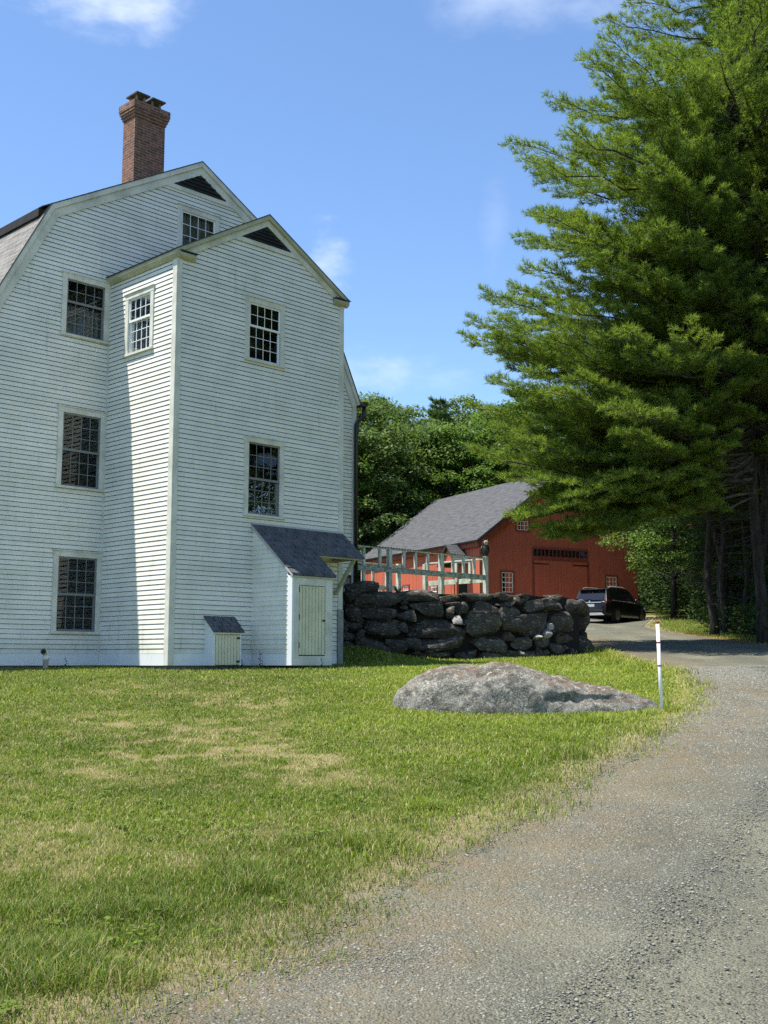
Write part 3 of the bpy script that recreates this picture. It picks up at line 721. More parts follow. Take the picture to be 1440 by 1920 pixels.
fl.build('flashing', M['lead'], chim)
# gutter and downspout on the far corner
g = MB(); g.prism([(7.74, 6.86), (7.88, 6.86), (7.92, 6.94), (7.92, 6.99), (7.74, 6.99)], lambda x, z: (x, L - .18, z), lambda x, z: (x, 12.6, z)); g.build('gutter', M['black_metal'], house)
d = MB(); d.tube([(7.84, L - .09, 6.86), (7.84, L - .09, 6.70), (7.80, L - .09, 6.58), (7.62, L - .09, 6.44), (7.56, L - .09, 6.34), (7.555, L - .09, 6.1), (7.555, L - .09, 2.0)], .052, 10); d.build('downspout', M['black_metal'], house, True)

# bulkhead entry built against the wing
XB, XR_, YB, ZE = 2.097, 3.20, -1.316, 1.86
bk = MB()
Pb = plane_x(XB)
def bz(y): return 2.97 + y*.845                               # underside of its roof at depth y
zz = .24
k = 0
while zz < 2.9:
    z1 = zz + EXP
    ylo0 = max(YB + .11, (zz - 2.93)/.845); ylo1 = max(YB + .11, (z1 - 2.93)/.845)
    if ylo0 < -.01:
        ylo1 = min(ylo1, -.005)
        bk.face([Pb(ylo0, .019, zz), Pb(0, .019, zz), Pb(0, .004, z1), Pb(ylo1, .004, z1)]); bk.face([Pb(ylo0, 0, zz), Pb(0, 0, zz), Pb(0, .019, zz), Pb(ylo0, .019, zz)])
    zz = z1
bulk = bk.build('bulkhead_entry', M['siding'], house, recalc=False)
t = MB(); t.box((XB - .012, YB + .1, 0), (XB + .02, -.012, .238)); t.build('skirt_board', M['skirt'], bulk)
t = MB(); t.box((XB - .03, YB - .026, 0), (XB, YB + .115, ZE - .02)); t.box((XB, YB - .026, 0), (XB + .03, YB, ZE - .03)); t.build('corner_board', M['skirt'], bulk, bevel=.004)
t = MB()                                                     # framed front: stiles, head and bottom rail round the door
t.box((XB + .03, YB - .018, 0), (2.265, YB + .02, ZE - .02)); t.box((3.005, YB - .018, 0), (XR_, YB + .02, ZE - .02))
t.box((2.265, YB - .018, 1.645), (3.005, YB + .02, ZE - .02)); t.box((2.265, YB - .018, 0), (3.005, YB + .02, .195)); t.build('door_frame', M['trim'], bulk, bevel=.003)
t = MB(); nb = 8
for i in range(nb):
    a, b = 2.275 + (.72)*i/nb, 2.275 + .72*(i + 1)/nb; t.box((a + .006, YB - .010, .215), (b - .006, YB + .012, 1.635))
t.build('door', M['door_paint'], bulk, bevel=.004)
t = MB(); t.box((2.26, YB + .012, .19), (3.01, YB + .02, 1.65)); t.build('door_back', M['core'], bulk)
t = MB(); t.box((2.915, YB - .035, .91), (2.985, YB - .010, .945)); t.build('door_latch', M['iron'], bulk)
for z in (.36, .93, 1.5): t = MB(); t.box((2.262, YB - .024, z), (2.282, YB - .016, z + .11)); t.build('door_hinge', M['iron'], bulk)
t = MB(); t.prism([(YB, 0), (0, 0), (0, 2.93), (YB, ZE - .04)], lambda y, z: (XR_ - .02, y, z), lambda y, z: (XR_, y, z)); t.build('end_wall', M['trim'], bulk)
# its roof of thick square tabs, lower over the box, cut back to a hood over the side door
def tabs(mb, y_of, x_lim, rows, tabw, s_len, thick=.026):
    """rows of tabs down a slope; y_of(s)->(y,z) at distance s below the top"""
    r = s_len/rows
    for i in range(rows):
        s0, s1 = r*i - .02, r*(i + 1)
        xa, xb = x_lim((s0 + s1)/2); off = (i % 2)*tabw/2; x = xa - off
        (ya, za), (yb, zb) = y_of(max(r*i + .006, 0)), y_of(s1 - .012)
        while x < xb - .01:
            a, b = max(x, xa), min(x + tabw - .022, xb); x += tabw
            if b - a < .02: continue
            j = random.uniform(-.006, .006)
            mb.hexa([(a, ya, za), (b, ya, za), (b, yb + j, zb + .004), (a, yb + j, zb + .004), (a, ya, za + thick), (b, ya, za + thick), (b, yb + j, zb + thick*2.0), (a, yb + j, zb + thick*2.0)])
sl = math.hypot(1.0, .845)
yo = lambda s: (-s/sl, 2.990 - s/sl*.845)
t = MB(); tabs(t, yo, lambda s: (2.055, 4.74) if s < .73*sl else (2.055, 3.29), 9, .30, 1.37*sl)
roofb = t.build('bulkhead_roof', M['tab'], bulk)
t = MB(); e_ = .008
t.face([(2.06, -.002, 2.98 + e_), (4.735, -.002, 2.98 + e_), (4.735, -.722, 2.98 - .722*.845 + e_), (2.06, -.722, 2.98 - .722*.845 + e_)]); t.face([(2.06, -.722, 2.98 - .722*.845 + e_), (3.285, -.722, 2.98 - .722*.845 + e_), (3.285, -1.365, 2.98 - 1.365*.845 + e_), (2.06, -1.365, 2.98 - 1.365*.845 + e_)]); t.build('tab_shade', M['gap_shade'], bulk)  # black sheet darkens the slits between tabs in place of shade
t = MB(); t.prism([(-.001, 2.98), (-.72, 2.98 - .72*.845), (-.72, 2.94 - .72*.845), (-.001, 2.94)], lambda y, z: (3.2, y, z), lambda y, z: (4.72, y, z))
t.prism([(-.001, 2.98), (-1.36, 2.98 - 1.36*.845), (-1.36, 2.945 - 1.36*.845), (-.001, 2.945)], lambda y, z: (2.075, y, z), lambda y, z: (3.2, y, z)); t.build('roof_deck', M['cornice'], bulk)
t = MB(); t.prism([(-.001, 3.0), (-1.37, 3.0 - 1.37*.845), (-1.37, 2.955 - 1.37*.845), (-.001, 2.93)], lambda y, z: (2.045, y, z), lambda y, z: (2.062, y, z)); t.build('drip_edge', M['silver'], bulk)
t = MB(); t.box((2.04, -.03, 2.985), (4.76, -.018, 3.035)); t.build('head_flashing', M['silver'], bulk)
t = MB(); t.tube([(4.50, -.03, 1.60), (4.50, -.66, 2.36)], .05, 4); t.build('brace', M['cornice'], bulk)
t = MB(); t.box((4.42, -.70, 2.33), (4.58, -.02, 2.40)); t.build('hood_beam', M['cornice'], bulk)
t = MB(); t.box((3.35, -.035, .3), (3.47, -.002, 2.3)); t.box((4.2, -.035, .3), (4.32, -.002, 2.3)); t.box((3.47, -.035, 2.2), (4.2, -.002, 2.3)); t.build('side_door_frame', M['door_paint'], bulk)
t = MB(); t.box((3.47, -.02, .3), (4.2, -.0025, 2.2)); t.build('side_door', M['door_paint'], bulk)
# small hatch box
t = MB(); t.prism([(0, 0), (-.302, 0), (-.302, .66), (0, .95)], lambda y, z: (.877, y, z), lambda y, z: (.897, y, z)); t.prism([(0, 0), (-.302, 0), (-.302, .66), (0, .95)], lambda y, z: (1.58, y, z), lambda y, z: (1.60, y, z))
t.box((.897, -.302, 0), (.93, -.27, .66)); t.box((1.555, -.302, 0), (1.58, -.27, .66)); t.box((.93, -.302, .63), (1.555, -.27, .66))
hat = t.build('hatch_box', M['skirt'], house, bevel=.003)
t = MB()
for i in range(8): a = .935 + .615*i/8; t.box((a + .005, -.31, .012), (a + .615/8 - .005, -.29, .625))
t.build('hatch_door', M['door_paint'], hat, bevel=.003)
t = MB(); sl2 = math.hypot(1, .93); tabs(t, lambda s: (.01 - s/sl2, .995 - s/sl2*.93), lambda s: (.845, 1.64), 3, .22, .37*sl2)
t.build('hatch_roof', M['tab'], hat)
t = MB(); t.face([(.85, -.002, .992), (1.635, -.002, .992), (1.635, -.352, .665), (.85, -.352, .665)]); t.build('tab_shade', M['gap_shade'], hat)  # same black sheet, painting shade into the hatch roof slits
t = MB(); t.prism([(-.001, .985), (-.345, .665), (-.345, .64), (-.001, .955)], lambda y, z: (.855, y, z), lambda y, z: (1.63, y, z)); t.build('roof_deck', M['trim'], hat)
t = MB(); t.box((1.47, -.325, .54), (1.545, -.31, .575)); t.build('hatch_latch', M['iron'], hat)
t = MB(); t.box((1.47, -.325, .06), (1.545, -.31, .10)); t.build('hatch_hinge', M['iron'], hat)

# white vent pipe by the wall
pl = hw(-1.6, 1.9, 0); pz = gz(pl.x, pl.y)
vp = thing('vent_pipe', 'short white plastic elbow pipe rising from the lawn by the house wall', 'pipe', (pl.x, pl.y, pz), YAW)
t = MB(); t.lathe([(.055, -.1), (.055, .21), (.066, .21), (.066, .29), (.058, .29)], 20); t.build('riser', M['pvc'], vp, True)
t = MB(); t.tube([(0, 0, .27), (0, 0, .31), (-.015, -.01, .345), (-.05, -.035, .372), (-.095, -.065, .378)], [.058, .06, .062, .064, .068], 20, False); t.build('elbow', M['pvc'], vp, True)
t = MB(); t.lathe([(.044, 0), (.044, .004)], 20); o = t.build('bore', M['pipe_hole'], vp); o.location = (-.097, -.066, .378); o.rotation_euler = Vector((-.8, -.58, .1)).to_track_quat('Z', 'Y').to_euler()

# ------------------------------------------------------------------ railings on the terrace
def railing(label, loc, rz, posts, bals, ends, z0, top, midz, extra_low=None, ptop=None):
    r = thing('railing', label, 'railing', loc, rz, 'white railings on the terrace')
    for x, zb, zt in posts:
        t = MB(); t.box((x - .06, -.06, zb), (x + .06, .06, zt)); t.build('post', M['rail'], r, bevel=.006)
    for x, zb, zt in bals:
        t = MB(); t.box((x - .042, -.03, zb), (x + .042, .03, zt)); t.build('baluster', M['rail'], r, bevel=.004)
    t = MB(); t.box((ends[0], -.045, top - .045), (ends[1], .045, top)); t.build('top_rail', M['rail'], r, bevel=.005)
    t = MB(); t.box((ends[0], -.07, midz - .075), (ends[1], -.031, midz + .075)); t.build('mid_rail', M['rail_mildew'] if ends[0] < 0 else M['rail'], r, bevel=.004)
    return r
FO = hw(7.7, L); FO = Vector((FO.x, FO.y, 0)); ZT = 3.36
fr = railing('long white railing from the house corner along the top of the stone wall', FO, YAW, [(1.21, ZT - .2, 4.66), (3.32, ZT - .2, 4.66), (5.3, ZT - .2, 4.72)],
        [(.23, 4.03, 4.62), (.23, 3.5, 4.0), (.84, 4.1, 4.62), (1.78, 4.0, 4.62), (2.25, 4.0, 4.62), (2.76, 4.0, 4.62), (3.83, 4.0, 4.62), (4.3, 4.0, 4.62), (4.78, 4.0, 4.62)], (-.05, 5.26), ZT, 4.68, 4.08)
t = MB(); t.tube([(.0 + i*.0275, -.056, 4.675 + .004*math.sin(i)) for i in range(192)], [.016 if i % 4 < 2 else .004 for i in range(192)], 5)
t.build('lamp_string', M['black_metal'], fr)
FE = FO + HX*5.3
railing('short white railing running back from the owl post towards the barn', FE, YAW + R(90), [(2.42, ZT - .2, 4.62)], [(.60, 4.0, 4.60), (1.14, 4.0, 4.60)], (.07, 2.4), ZT, 4.66, 4.02)
FR = FO + HX*5.3 + HY*3.57
railing('white back railing seen through the front rail, nearest the barn', FR, YAW + R(180), [(0, ZT - .2, 4.70), (2.6, ZT - .2, 4.66)], [(.55, 3.95, 4.6), (1.15, 3.95, 4.6), (1.6, 3.95, 4.6)], (0, 5.0), ZT, 4.66, 3.93)
# owl decoy on the end post
ow = thing('owl_decoy', 'dark plastic owl decoy perched on the end post of the railing', 'owl decoy', (FE.x, FE.y, 4.72), R(200))
t = MB(); t.lathe([(.06, 0), (.085, .04), (.105, .12), (.11, .2), (.095, .27), (.075, .31), (.085, .35), (.092, .39), (.085, .43), (.05, .465), (.01, .475)], 16); t.build('body', M['dark_plastic'], ow, True)
t = MB(); t.lathe([(.075, .0), (.07, .02), (.05, .03)], 14, (0, 0, 0), 'Y'); o = t.build('face', M['pale_plastic'], ow, True); o.location = (0, .065, .395)
for s in (-1, 1):
    t = MB(); t.lathe([(.02, 0), (.016, .012), (.004, .016)], 10, (0, 0, 0), 'Y'); o = t.build('eye', M['yellow'], ow, True); o.location = (s*.032, .096, .405)
    t = MB(); t.tube([(s*.055, .02, .43), (s*.065, .02, .47), (s*.07, .03, .51)], [.028, .018, .003], 6); t.build('ear_tuft', M['dark_plastic'], ow, True)
    t = MB(); t.tube([(s*.09, -.01, .30), (s*.115, -.02, .2), (s*.09, -.04, .08), (s*.06, -.06, .02)], [.03, .045, .035, .01], 8); t.build('wing', M['dark_plastic'], ow, True)
t = MB(); t.tube([(0, .095, .39), (0, .115, .375), (0, .112, .355)], [.014, .011, .002], 6); t.build('beak', M['yellow'], ow, True)

# ------------------------------------------------------------------ dry stone wall
def at(u, v, Y):
    xr, yv = (u - 720)/F_PX, (960 - v)/F_PX; d = Vector((xr, cp - yv*sp, sp + yv*cp)); return Vector((0, 0, EYE)) + d*(Y/d.y)
def wall_y(u):                                               # depth of the wall face along a sight line, from its plan
    xr = (u - 720)/F_PX*1.0083
    best = None
    for a, b in zip(WALL[:-1], WALL[1:]):
        den = (b[0] - a[0]) - xr*(b[1] - a[1])
        if abs(den) < 1e-9: continue
        t = (xr*a[1] - a[0])/den
        if -.001 <= t <= 1.001: y = a[1] + t*(b[1] - a[1]); best = y if best is None else min(best, y)
    return best if best else 33.5
SA = [(0,190,230,360),(40,112,430,250),(140,230,655,430),(30,350,260,610),(200,405,640,575),(570,220,1090,350),(1060,275,1340,360),(1110,350,1320,405),(655,330,765,390),(760,355,880,440),(650,385,750,455),(610,460,840,580),(870,350,1145,525),(1150,405,1260,545),(1260,345,1440,495),(240,545,690,770),(640,565,750,700),(750,530,1390,770),(1350,530,1440,625),(0,575,250,690),(0,680,170,800),(160,655,260,785),(150,765,580,960),(500,775,740,970),(610,745,900,890),(820,750,1360,920),(1190,735,1340,820),(740,920,1240,1000),(1250,910,1440,1030),(810,885,890,945),(-120,250,40,480),(-120,470,60,700),(-60,780,170,900)]
SB = [(10,232,360,325),(360,240,560,325),(130,315,380,435),(370,325,560,375),(550,265,700,365),(610,240,740,290),(640,310,870,450),(380,365,640,520),(20,430,470,690),(545,445,910,700),(790,275,1050,430),(930,250,1050,330),(1020,290,1280,465),(880,430,1200,650),(960,640,1190,765),(1170,450,1330,650),(1170,640,1340,830),(430,630,545,735),(70,675,510,840),(510,690,760,850),(760,700,940,815),(200,835,440,965),(420,835,860,980),(0,825,190,955),(750,790,870,965),(930,750,1090,895),(850,885,945,975),(840,810,930,890),(940,880,1130,980),(1090,800,1210,920),(1050,770,1110,825),(1190,800,1390,930),(690,840,750,905),(410,510,640,640),(440,440,560,560)]
SW = [('A', (1240,510,1345,605)), ('B', (900,540,960,615)), ('B', (860,610,955,705)), ('B', (780,665,850,712)), ('B', (620,840,665,880))]
boxes = [(640 + a/6, 1070 + b/6, 640 + c/6, 1070 + d/6, 0) for a, b, c, d in SA] + [(860 + a/5.538, 1070 + b/5.538, 860 + c/5.538, 1070 + d/5.538, 0) for a, b, c, d in SB]
boxes += [((640 + b[0]/6, 1070 + b[1]/6, 640 + b[2]/6, 1070 + b[3]/6, 1) if k == 'A' else (860 + b[0]/5.538, 1070 + b[1]/5.538, 860 + b[2]/5.538, 1070 + b[3]/5.538, 1)) for k, b in SW]
sw = thing('stone_wall', 'dry laid dark fieldstone retaining wall below the white railing', 'stone wall', (0, 0, 0))
iv3, if3 = ico(4)
def stone_mesh(dims, seed, rough=.10, cuts=6, boxy=.16):
    r = np.random.default_rng(seed); p = np.sign(iv3)*np.abs(iv3)**boxy
    p /= np.max(np.abs(p), 0)
    p[:, 2] *= 1 + .28*r.uniform(-1, 1)*p[:, 0]*.5; p[:, 0] *= 1 + .22*r.uniform(-1, 1)*p[:, 2]
    for k in range(cuts):
        nrm = np.array([r.choice([-1, 1])*r.uniform(.3, 1), -abs(r.normal())*.6 if k % 2 else r.normal()*.3, r.choice([-1, 1])*r.uniform(.3, 1)]); nrm /= np.linalg.norm(nrm)
        lim = r.uniform(.80, 1.12); d = p @ nrm; p = p - np.clip(d - lim, 0, None)[:, None]*nrm
    nrm = np.array([r.normal()*.25, -1, r.normal()*.3]); nrm /= np.linalg.norm(nrm); d = p @ nrm; p = p - np.clip(d - .8, 0, None)[:, None]*nrm
    q = p*np.array(dims); out = []
    for a, b in zip(q, p):
        s = Vector(a)*2.6 + Vector((seed*3.1, seed*1.7, 0)); k = mnoise.fractal(s, .7, 2.1, 6)
        s2 = Vector((a[0], a[1], a[2]*2.6))*6 + Vector((seed, 0, 0)); k2 = mnoise.ridged_multi_fractal(s2, 1, 2, 3, 1, 2) - 1
        out.append(a*(1 + rough*k) + b*(.014*k2))
    return np.array(out)
for i, (u0, v0, u1, v1, white) in enumerate(boxes):
    u, v = (u0 + u1)/2, (v0 + v1)/2; Y = wall_y(min(max(u, 650), 1092)) + .12
    c = at(u, v, Y); k = Y/F_PX*1.004
    w, h = (u1 - u0)*k*.53, (v1 - v0)*k*.53; dpt = min(max(.28, .5*w), .55) if not white else .16
    far = max(0, u - 1040)/60
    vv = stone_mesh((w*.95, dpt, h*.97), 40 + i, .10)
    o = raw_mesh('stone', vv, if3, M['white_stone'] if white else M['fieldstone'], sw, smooth=True)
    o.location = (c.x, c.y + dpt*.55 - (.2 if white else 0) + random.uniform(-.05, .05), c.z)
    o.rotation_euler = (random.uniform(-.06, .06), random.uniform(-.10, .10), -.0 + .32*(u > 880) + .35*min(far, 1) + random.uniform(-.12, .12))
for j, (x, y, z, w, d, h) in enumerate([(5.45, 32.7, 2.0, .5, .6, .45), (5.5, 33.0, 2.75, .45, .55, .4), (5.45, 34.0, 2.1, .5, .7, .5), (5.4, 34.3, 2.9, .45, .6, .35), (5.2, 35.6, 2.4, .5, .8, .6), (5.4, 32.1, 3.1, .4, .5, .22)]):
    o = raw_mesh('stone', stone_mesh((w, d, h), 140 + j, .10), if3, M['fieldstone'], sw, smooth=True); o.location = (x - .1, y, z)
# rubble core behind the faces
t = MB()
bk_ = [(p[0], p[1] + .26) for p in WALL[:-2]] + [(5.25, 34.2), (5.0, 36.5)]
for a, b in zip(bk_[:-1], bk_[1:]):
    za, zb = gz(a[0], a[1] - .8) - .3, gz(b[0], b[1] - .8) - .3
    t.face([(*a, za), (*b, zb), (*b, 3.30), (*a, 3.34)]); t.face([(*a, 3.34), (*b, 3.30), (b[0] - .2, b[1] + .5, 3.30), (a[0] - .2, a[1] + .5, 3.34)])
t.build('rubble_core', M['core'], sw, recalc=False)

# ------------------------------------------------------------------ boulder in the lawn
BO = Vector((1.95, 15.9, 0)); bz0 = gz(BO.x, BO.y)
top = [(-1.78, .10), (-1.70, .24), (-1.55, .38), (-1.35, .49), (-1.1, .56), (-.8, .595), (-.4, .61), (-.05, .585), (.2, .52), (.45, .44), (.75, .37), (1.1, .29), (1.4, .24), (1.62, .19), (1.74, .09)]
nu, nv = 150, 70; V = []
for i in range(nu):
    s = i/(nu - 1); x = -1.78 + 3.52*s; hgt = float(np.interp(x, [p[0] for p in top], [p[1] for p in top]))
    ends = max(0., 1 - abs(2*s - 1)**3.2)**.5
    dn, df = (.62 + .10*math.sin(s*5))*ends, 1.0*ends
    for j in range(nv):
        a = math.pi*j/(nv - 1); c_, s_ = math.cos(a), math.sin(a)
        yy = -(dn if c_ > 0 else df)*math.copysign(abs(c_)**.62, c_)
        zz = hgt*max(s_, 0)**.72 - .14*(1 - s_)
        p = Vector((x, yy, zz)); nrm = Vector((0, yy*.7, .4 + zz)).normalized()
        k = mnoise.fractal(p*2.1 + Vector((3, 7, 1)), .85, 2, 6)*.052*ends + mnoise.fractal(p*6, .8, 2, 4)*.02
        # a shelf broken out of the near face, right half
        led = sstep(.05, .35, x)*math.exp(-((zz - .17)/.07)**2)*(1 if c_ > 0 else 0)
        cr = math.exp(-((x + .62 - .5*(.45 - zz))/.045)**2)*(1 if c_ > .25 else 0)*float(sstep(.45, .25, zz))
        V.append(p + nrm*k + Vector((0, .055*float(led) + .05*cr, 0)) - Vector((0, .03*float(sstep(.1, .4, x))*math.exp(-((zz - .27)/.06)**2) if c_ > 0 else 0, 0)))
V = np.array(V); bi = np.arange(nu*nv).reshape(nu, nv)
bo = raw_mesh('boulder', V, np.stack([bi[:-1, :-1], bi[1:, :-1], bi[1:, 1:], bi[:-1, 1:]], -1).reshape(-1, 4), M['boulder'], smooth=True)
bo.scale = (1.03, 1, 1); bo.location = (BO.x, BO.y, bz0 - .02); bo.rotation_euler = (0, R(1.2), R(-1)); tag(bo, 'long low grey granite boulder with brown lichen lying in the lawn', 'boulder')

# marker stake
ps = Vector((3.665, 15.4)); sz = gz(*ps)
st = thing('marker_stake', 'thin white driveway marker stake with rust red bands beside the boulder', 'marker stake', (ps.x, ps.y, sz), 0); st.rotation_euler = (0, R(-1.0), 0)
t = MB(); t.lathe([(.024, -.2), (.024, 1.19)], 14); t.build('stake', M['pole_white'], st, True)
for z in (.60, .905): t = MB(); t.lathe([(.0255, z), (.0255, z + .022)], 14); t.build('band', M['pole_red'], st, True)
t = MB(); t.lathe([(.0255, 1.165), (.0255, 1.195), (.02, 1.2)], 14); t.build('cap', M['pole_red'], st, True)

# ------------------------------------------------------------------ red barn
BR = R(27.6); barn = thing('red_barn', 'red board barn with grey shingle roof, double doors and transom window', 'barn', (5.17, 62.0, 4.2), BR)
BW, BL, BE, BA = 10.85, 13.8, 3.95, 8.0
def barn_win(P, a0, a1, z0, z1, up, low, cols=3):
    fr_ = MB(); c = .08
    for q in (((a0 - c, 0, z0 - c), (a0, .05, z1 + c)), ((a1, 0, z0 - c), (a1 + c, .05, z1 + c)), ((a0, 0, z1), (a1, .05, z1 + c)), ((a0, 0, z0 - c), (a1, .05, z0))): fr_.box(*q, P)
    w = fr_.build('window', M['barn_trim'], barn)
    s = MB(); b = .045; rows = up + low
    for q in (((a0, -.01, z0), (a0 + b, .025, z1)), ((a1 - b, -.01, z0), (a1, .025, z1)), ((a0 + b, -.01, z1 - b), (a1 - b, .025, z1)), ((a0 + b, -.01, z0), (a1 - b, .025, z0 + b))): s.box(*q, P)
    for i in range(1, cols): x = a0 + (a1 - a0)*i/cols; s.box((x - .016, -.005, z0 + b), (x + .016, .018, z1 - b), P)
    for i in range(1, rows): y = z0 + (z1 - z0)*i/rows; hh = .03 if i == low else .014; s.box((a0 + b, -.006, y - hh), (a1 - b, .02, y + hh), P)
    s.build('sash', M['sash_white'], w)
    g = MB(); g.box((a0 + .01, -.02, z0 + .01), (a1 - .01, .003, z1 - .01), P); g.build('pane', M['car_glass'], w)
Pg, Ps = plane_y(0), plane_x(0)
# vertical boards: narrow planes with small steps between them
t = MB(); random.seed(3); x = 0.
while x < BW - .001:
    w = min(random.uniform(.16, .26), BW - x); o = random.uniform(0, .012)
    top_ = lambda a: BE + (BA - BE)*(1 - abs(a - BW/2)/(BW/2))
    xs = [x, x + w] if not (x < BW/2 < x + w) else [x, BW/2, x + w]
    t.face([Pg(xs[0], o, -1.2)] + [Pg(xs[-1], o, -1.2)] + [Pg(a, o, top_(a)) for a in reversed(xs)])
    t.face([Pg(x + .004, -.01, -1.2), Pg(x, o, -1.2), Pg(x, o, top_(x)), Pg(x + .004, -.01, top_(x))]); x += w
y = 0.
while y < BL - .001:
    w = min(random.uniform(.16, .26), BL - y); o = random.uniform(0, .012)
    t.face([Ps(y, o, -1.2), Ps(y + w - .006, o, -1.2), Ps(y + w - .006, o, BE), Ps(y, o, BE)]); y += w
for a in (BW,): t.face([(a, 0, -1.2), (a, BL, -1.2), (a, BL, BE), (a, 0, BE)])
t.face([(0, BL, -1.2), (BW, BL, -1.2), (BW, BL, BE), (BW/2, BL, BA), (0, BL, BE)])
t.face([(.05, .03, -1.2), (BW - .05, .03, -1.2), (BW - .05, .03, BE - .1), (BW/2, .03, BA - .1), (.05, .03, BE - .1)]); t.face([(.03, .05, -1.2), (.03, BL, -1.2), (.03, BL, BE), (.03, .05, BE)])
t.build('board_wall', M['barn_red'], barn, recalc=False)
bl = [(-.38, BE - .02 + .0), (BW/2, BA + .24), (BW + .38, BE - .02)]
slab(bl[0], bl[1], -.32, BL + .3, .10, 'roof', M['roof_barn'], barn); slab(bl[2], bl[1], -.32, BL + .3, .10, 'roof', M['roof_barn'], barn)
band(bl, .105, .42, -.24, -.17, 'rake_board', M['barn_trim'], barn)
band(bl, .10, .16, -.16, -.002, 'soffit', M['barn_trim'], barn)
t = MB(); t.box((-.20, -.16, BE - .36), (-.12, BL + .2, BE - .06)); t.box((-.12, -.15, BE - .36), (-.0, BL + .2, BE - .30)); t.build('eave_board', M['barn_trim'], barn)
t = MB(); t.box((-.03, -.03, -1.2), (.16, .0, BE - .2)); t.box((-.03, 0, -1.2), (0, .16, BE - .38)); t.build('corner_board', M['barn_red'], barn)
for q in ((1.38, 2.12, 1.17, 2.27, 2, 2), (8.53, 9.27, 1.17, 2.27, 2, 2), (2.42, 3.18, 4.64, 5.16, 2, 0), (7.4, 8.16, 4.64, 5.16, 2, 0)): barn_win(Pg, *q)
for q in ((4.55, 5.25, .9, 1.95, 2, 2), (7.9, 8.6, .9, 1.95, 2, 2), (11.2, 11.9, .9, 1.95, 2, 2)): barn_win(Ps, *q)
# transom over the double doors
t = MB()
for q in (((3.50, 0, 3.18), (7.2, .05, 3.26)), ((3.50, 0, 3.64), (7.2, .06, 3.72)), ((3.42, 0, 3.18), (3.50, .05, 3.72)), ((7.2, 0, 3.18), (7.28, .05, 3.72))): t.box(*q, Pg)
tr_ = t.build('transom', M['barn_trim'], barn)
t = MB(); t.box((3.5, -.01, 3.26), (7.2, .012, 3.64), Pg); t.build('pane', M['car_glass'], tr_)
t = MB()
for i in range(1, 14): x = 3.5 + 3.7*i/14; t.box((x - .022, .012, 3.26), (x + .022, .032, 3.64), Pg)
t.build('muntin', M['barn_trim'], tr_)
for s, (a, b) in enumerate(((3.55, 5.35), (5.375, 7.18))):
    t = MB(); n_ = 9
    for i in range(n_): t.box((a + (b - a)*i/n_ + .003, 0, -.5), (a + (b - a)*(i + 1)/n_ - .003, .032 + .004*random.random(), 3.02), Pg)
    dr = t.build('door', M['barn_red'], barn)
    for z in (2.82, .5):
        h = MB(); xa, xb = (a - .05, a + 1.0) if s == 0 else (b - 1.0, b + .08)
        h.prism([(xa, z - .03), (xb, z - .045 if s else z - .02), (xb, z + .045 if s else z + .02), (xa, z + .045 if s == 0 else z + .02)], lambda x, z: Pg(x, .037, z), lambda x, z: Pg(x, .05, z)); h.build('strap_hinge', M['iron'], dr)
t = MB(); t.box((3.42, 0, -.5), (3.53, .045, 3.10), Pg); t.box((7.2, 0, -.5), (7.31, .045, 3.10), Pg); t.box((3.53, 0, 3.03), (7.2, .045, 3.10), Pg); t.build('door_frame', M['barn_trim'], barn)
# gabled porch on the long side
pc = MB(); y0, y1, pz_, pa = .80, 2.80, 2.72, 3.84; ym = (y0 + y1)/2; OUT = .9
pc.prism([(y0 + .25, pz_ + .1), (y1 - .25, pz_ + .1), (ym, pa - .15)], lambda y, z: (-OUT + .06, y, z), lambda y, z: (-OUT + .02, y, z)); por = pc.build('porch', M['barn_red'], barn)
for (ya, yb) in ((y0, ym), (y1, ym)):
    q = MB(); l = math.hypot(yb - ya, pa - pz_)
    q.face([(-OUT - .15, ya, pz_), (0, ya, pz_), (0, yb, pa), (-OUT - .15, yb, pa)], [(0, 0), (OUT, 0), (OUT, l), (0, l)]); q.face([(-OUT - .15, ya, pz_ - .08), (0, ya, pz_ - .08), (0, yb, pa - .08), (-OUT - .15, yb, pa - .08)], [(0, 0)]*4)
    q.face([(-OUT - .15, ya, pz_), (-OUT - .15, ya, pz_ - .08), (-OUT - .15, yb, pa - .08), (-OUT - .15, yb, pa)], [(0, 0)]*4); q.face([(-OUT - .15, ya, pz_), (0, ya, pz_), (0, ya, pz_ - .08), (-OUT - .15, ya, pz_ - .08)], [(0, 0)]*4); q.build('porch_roof', M['roof_barn'], por, recalc=False)
for yy in (y0 + .25, y1 - .25): q = MB(); q.box((-OUT + .02, yy - .07, -1), (-OUT + .16, yy + .07, pz_ + .1)); q.build('porch_post', M['barn_red'], por)
q = MB(); q.box((-.04, 1.3, -.3), (-.013, 2.3, 2.1)); q.build('porch_door', M['core'], por)
t = MB(); t.box((.06, .08, -1.5), (BW - .06, BL - .06, -1.0)); t.build('foundation', M['concrete'], barn)

# ------------------------------------------------------------------ parked car
car = thing('parked_car', 'dark grey sport utility car parked on the gravel before the barn', 'car', (9.75, 54.75, 0), math.atan2(.80, .60))
car.location.z = gz(10.3, 55.5) - .02
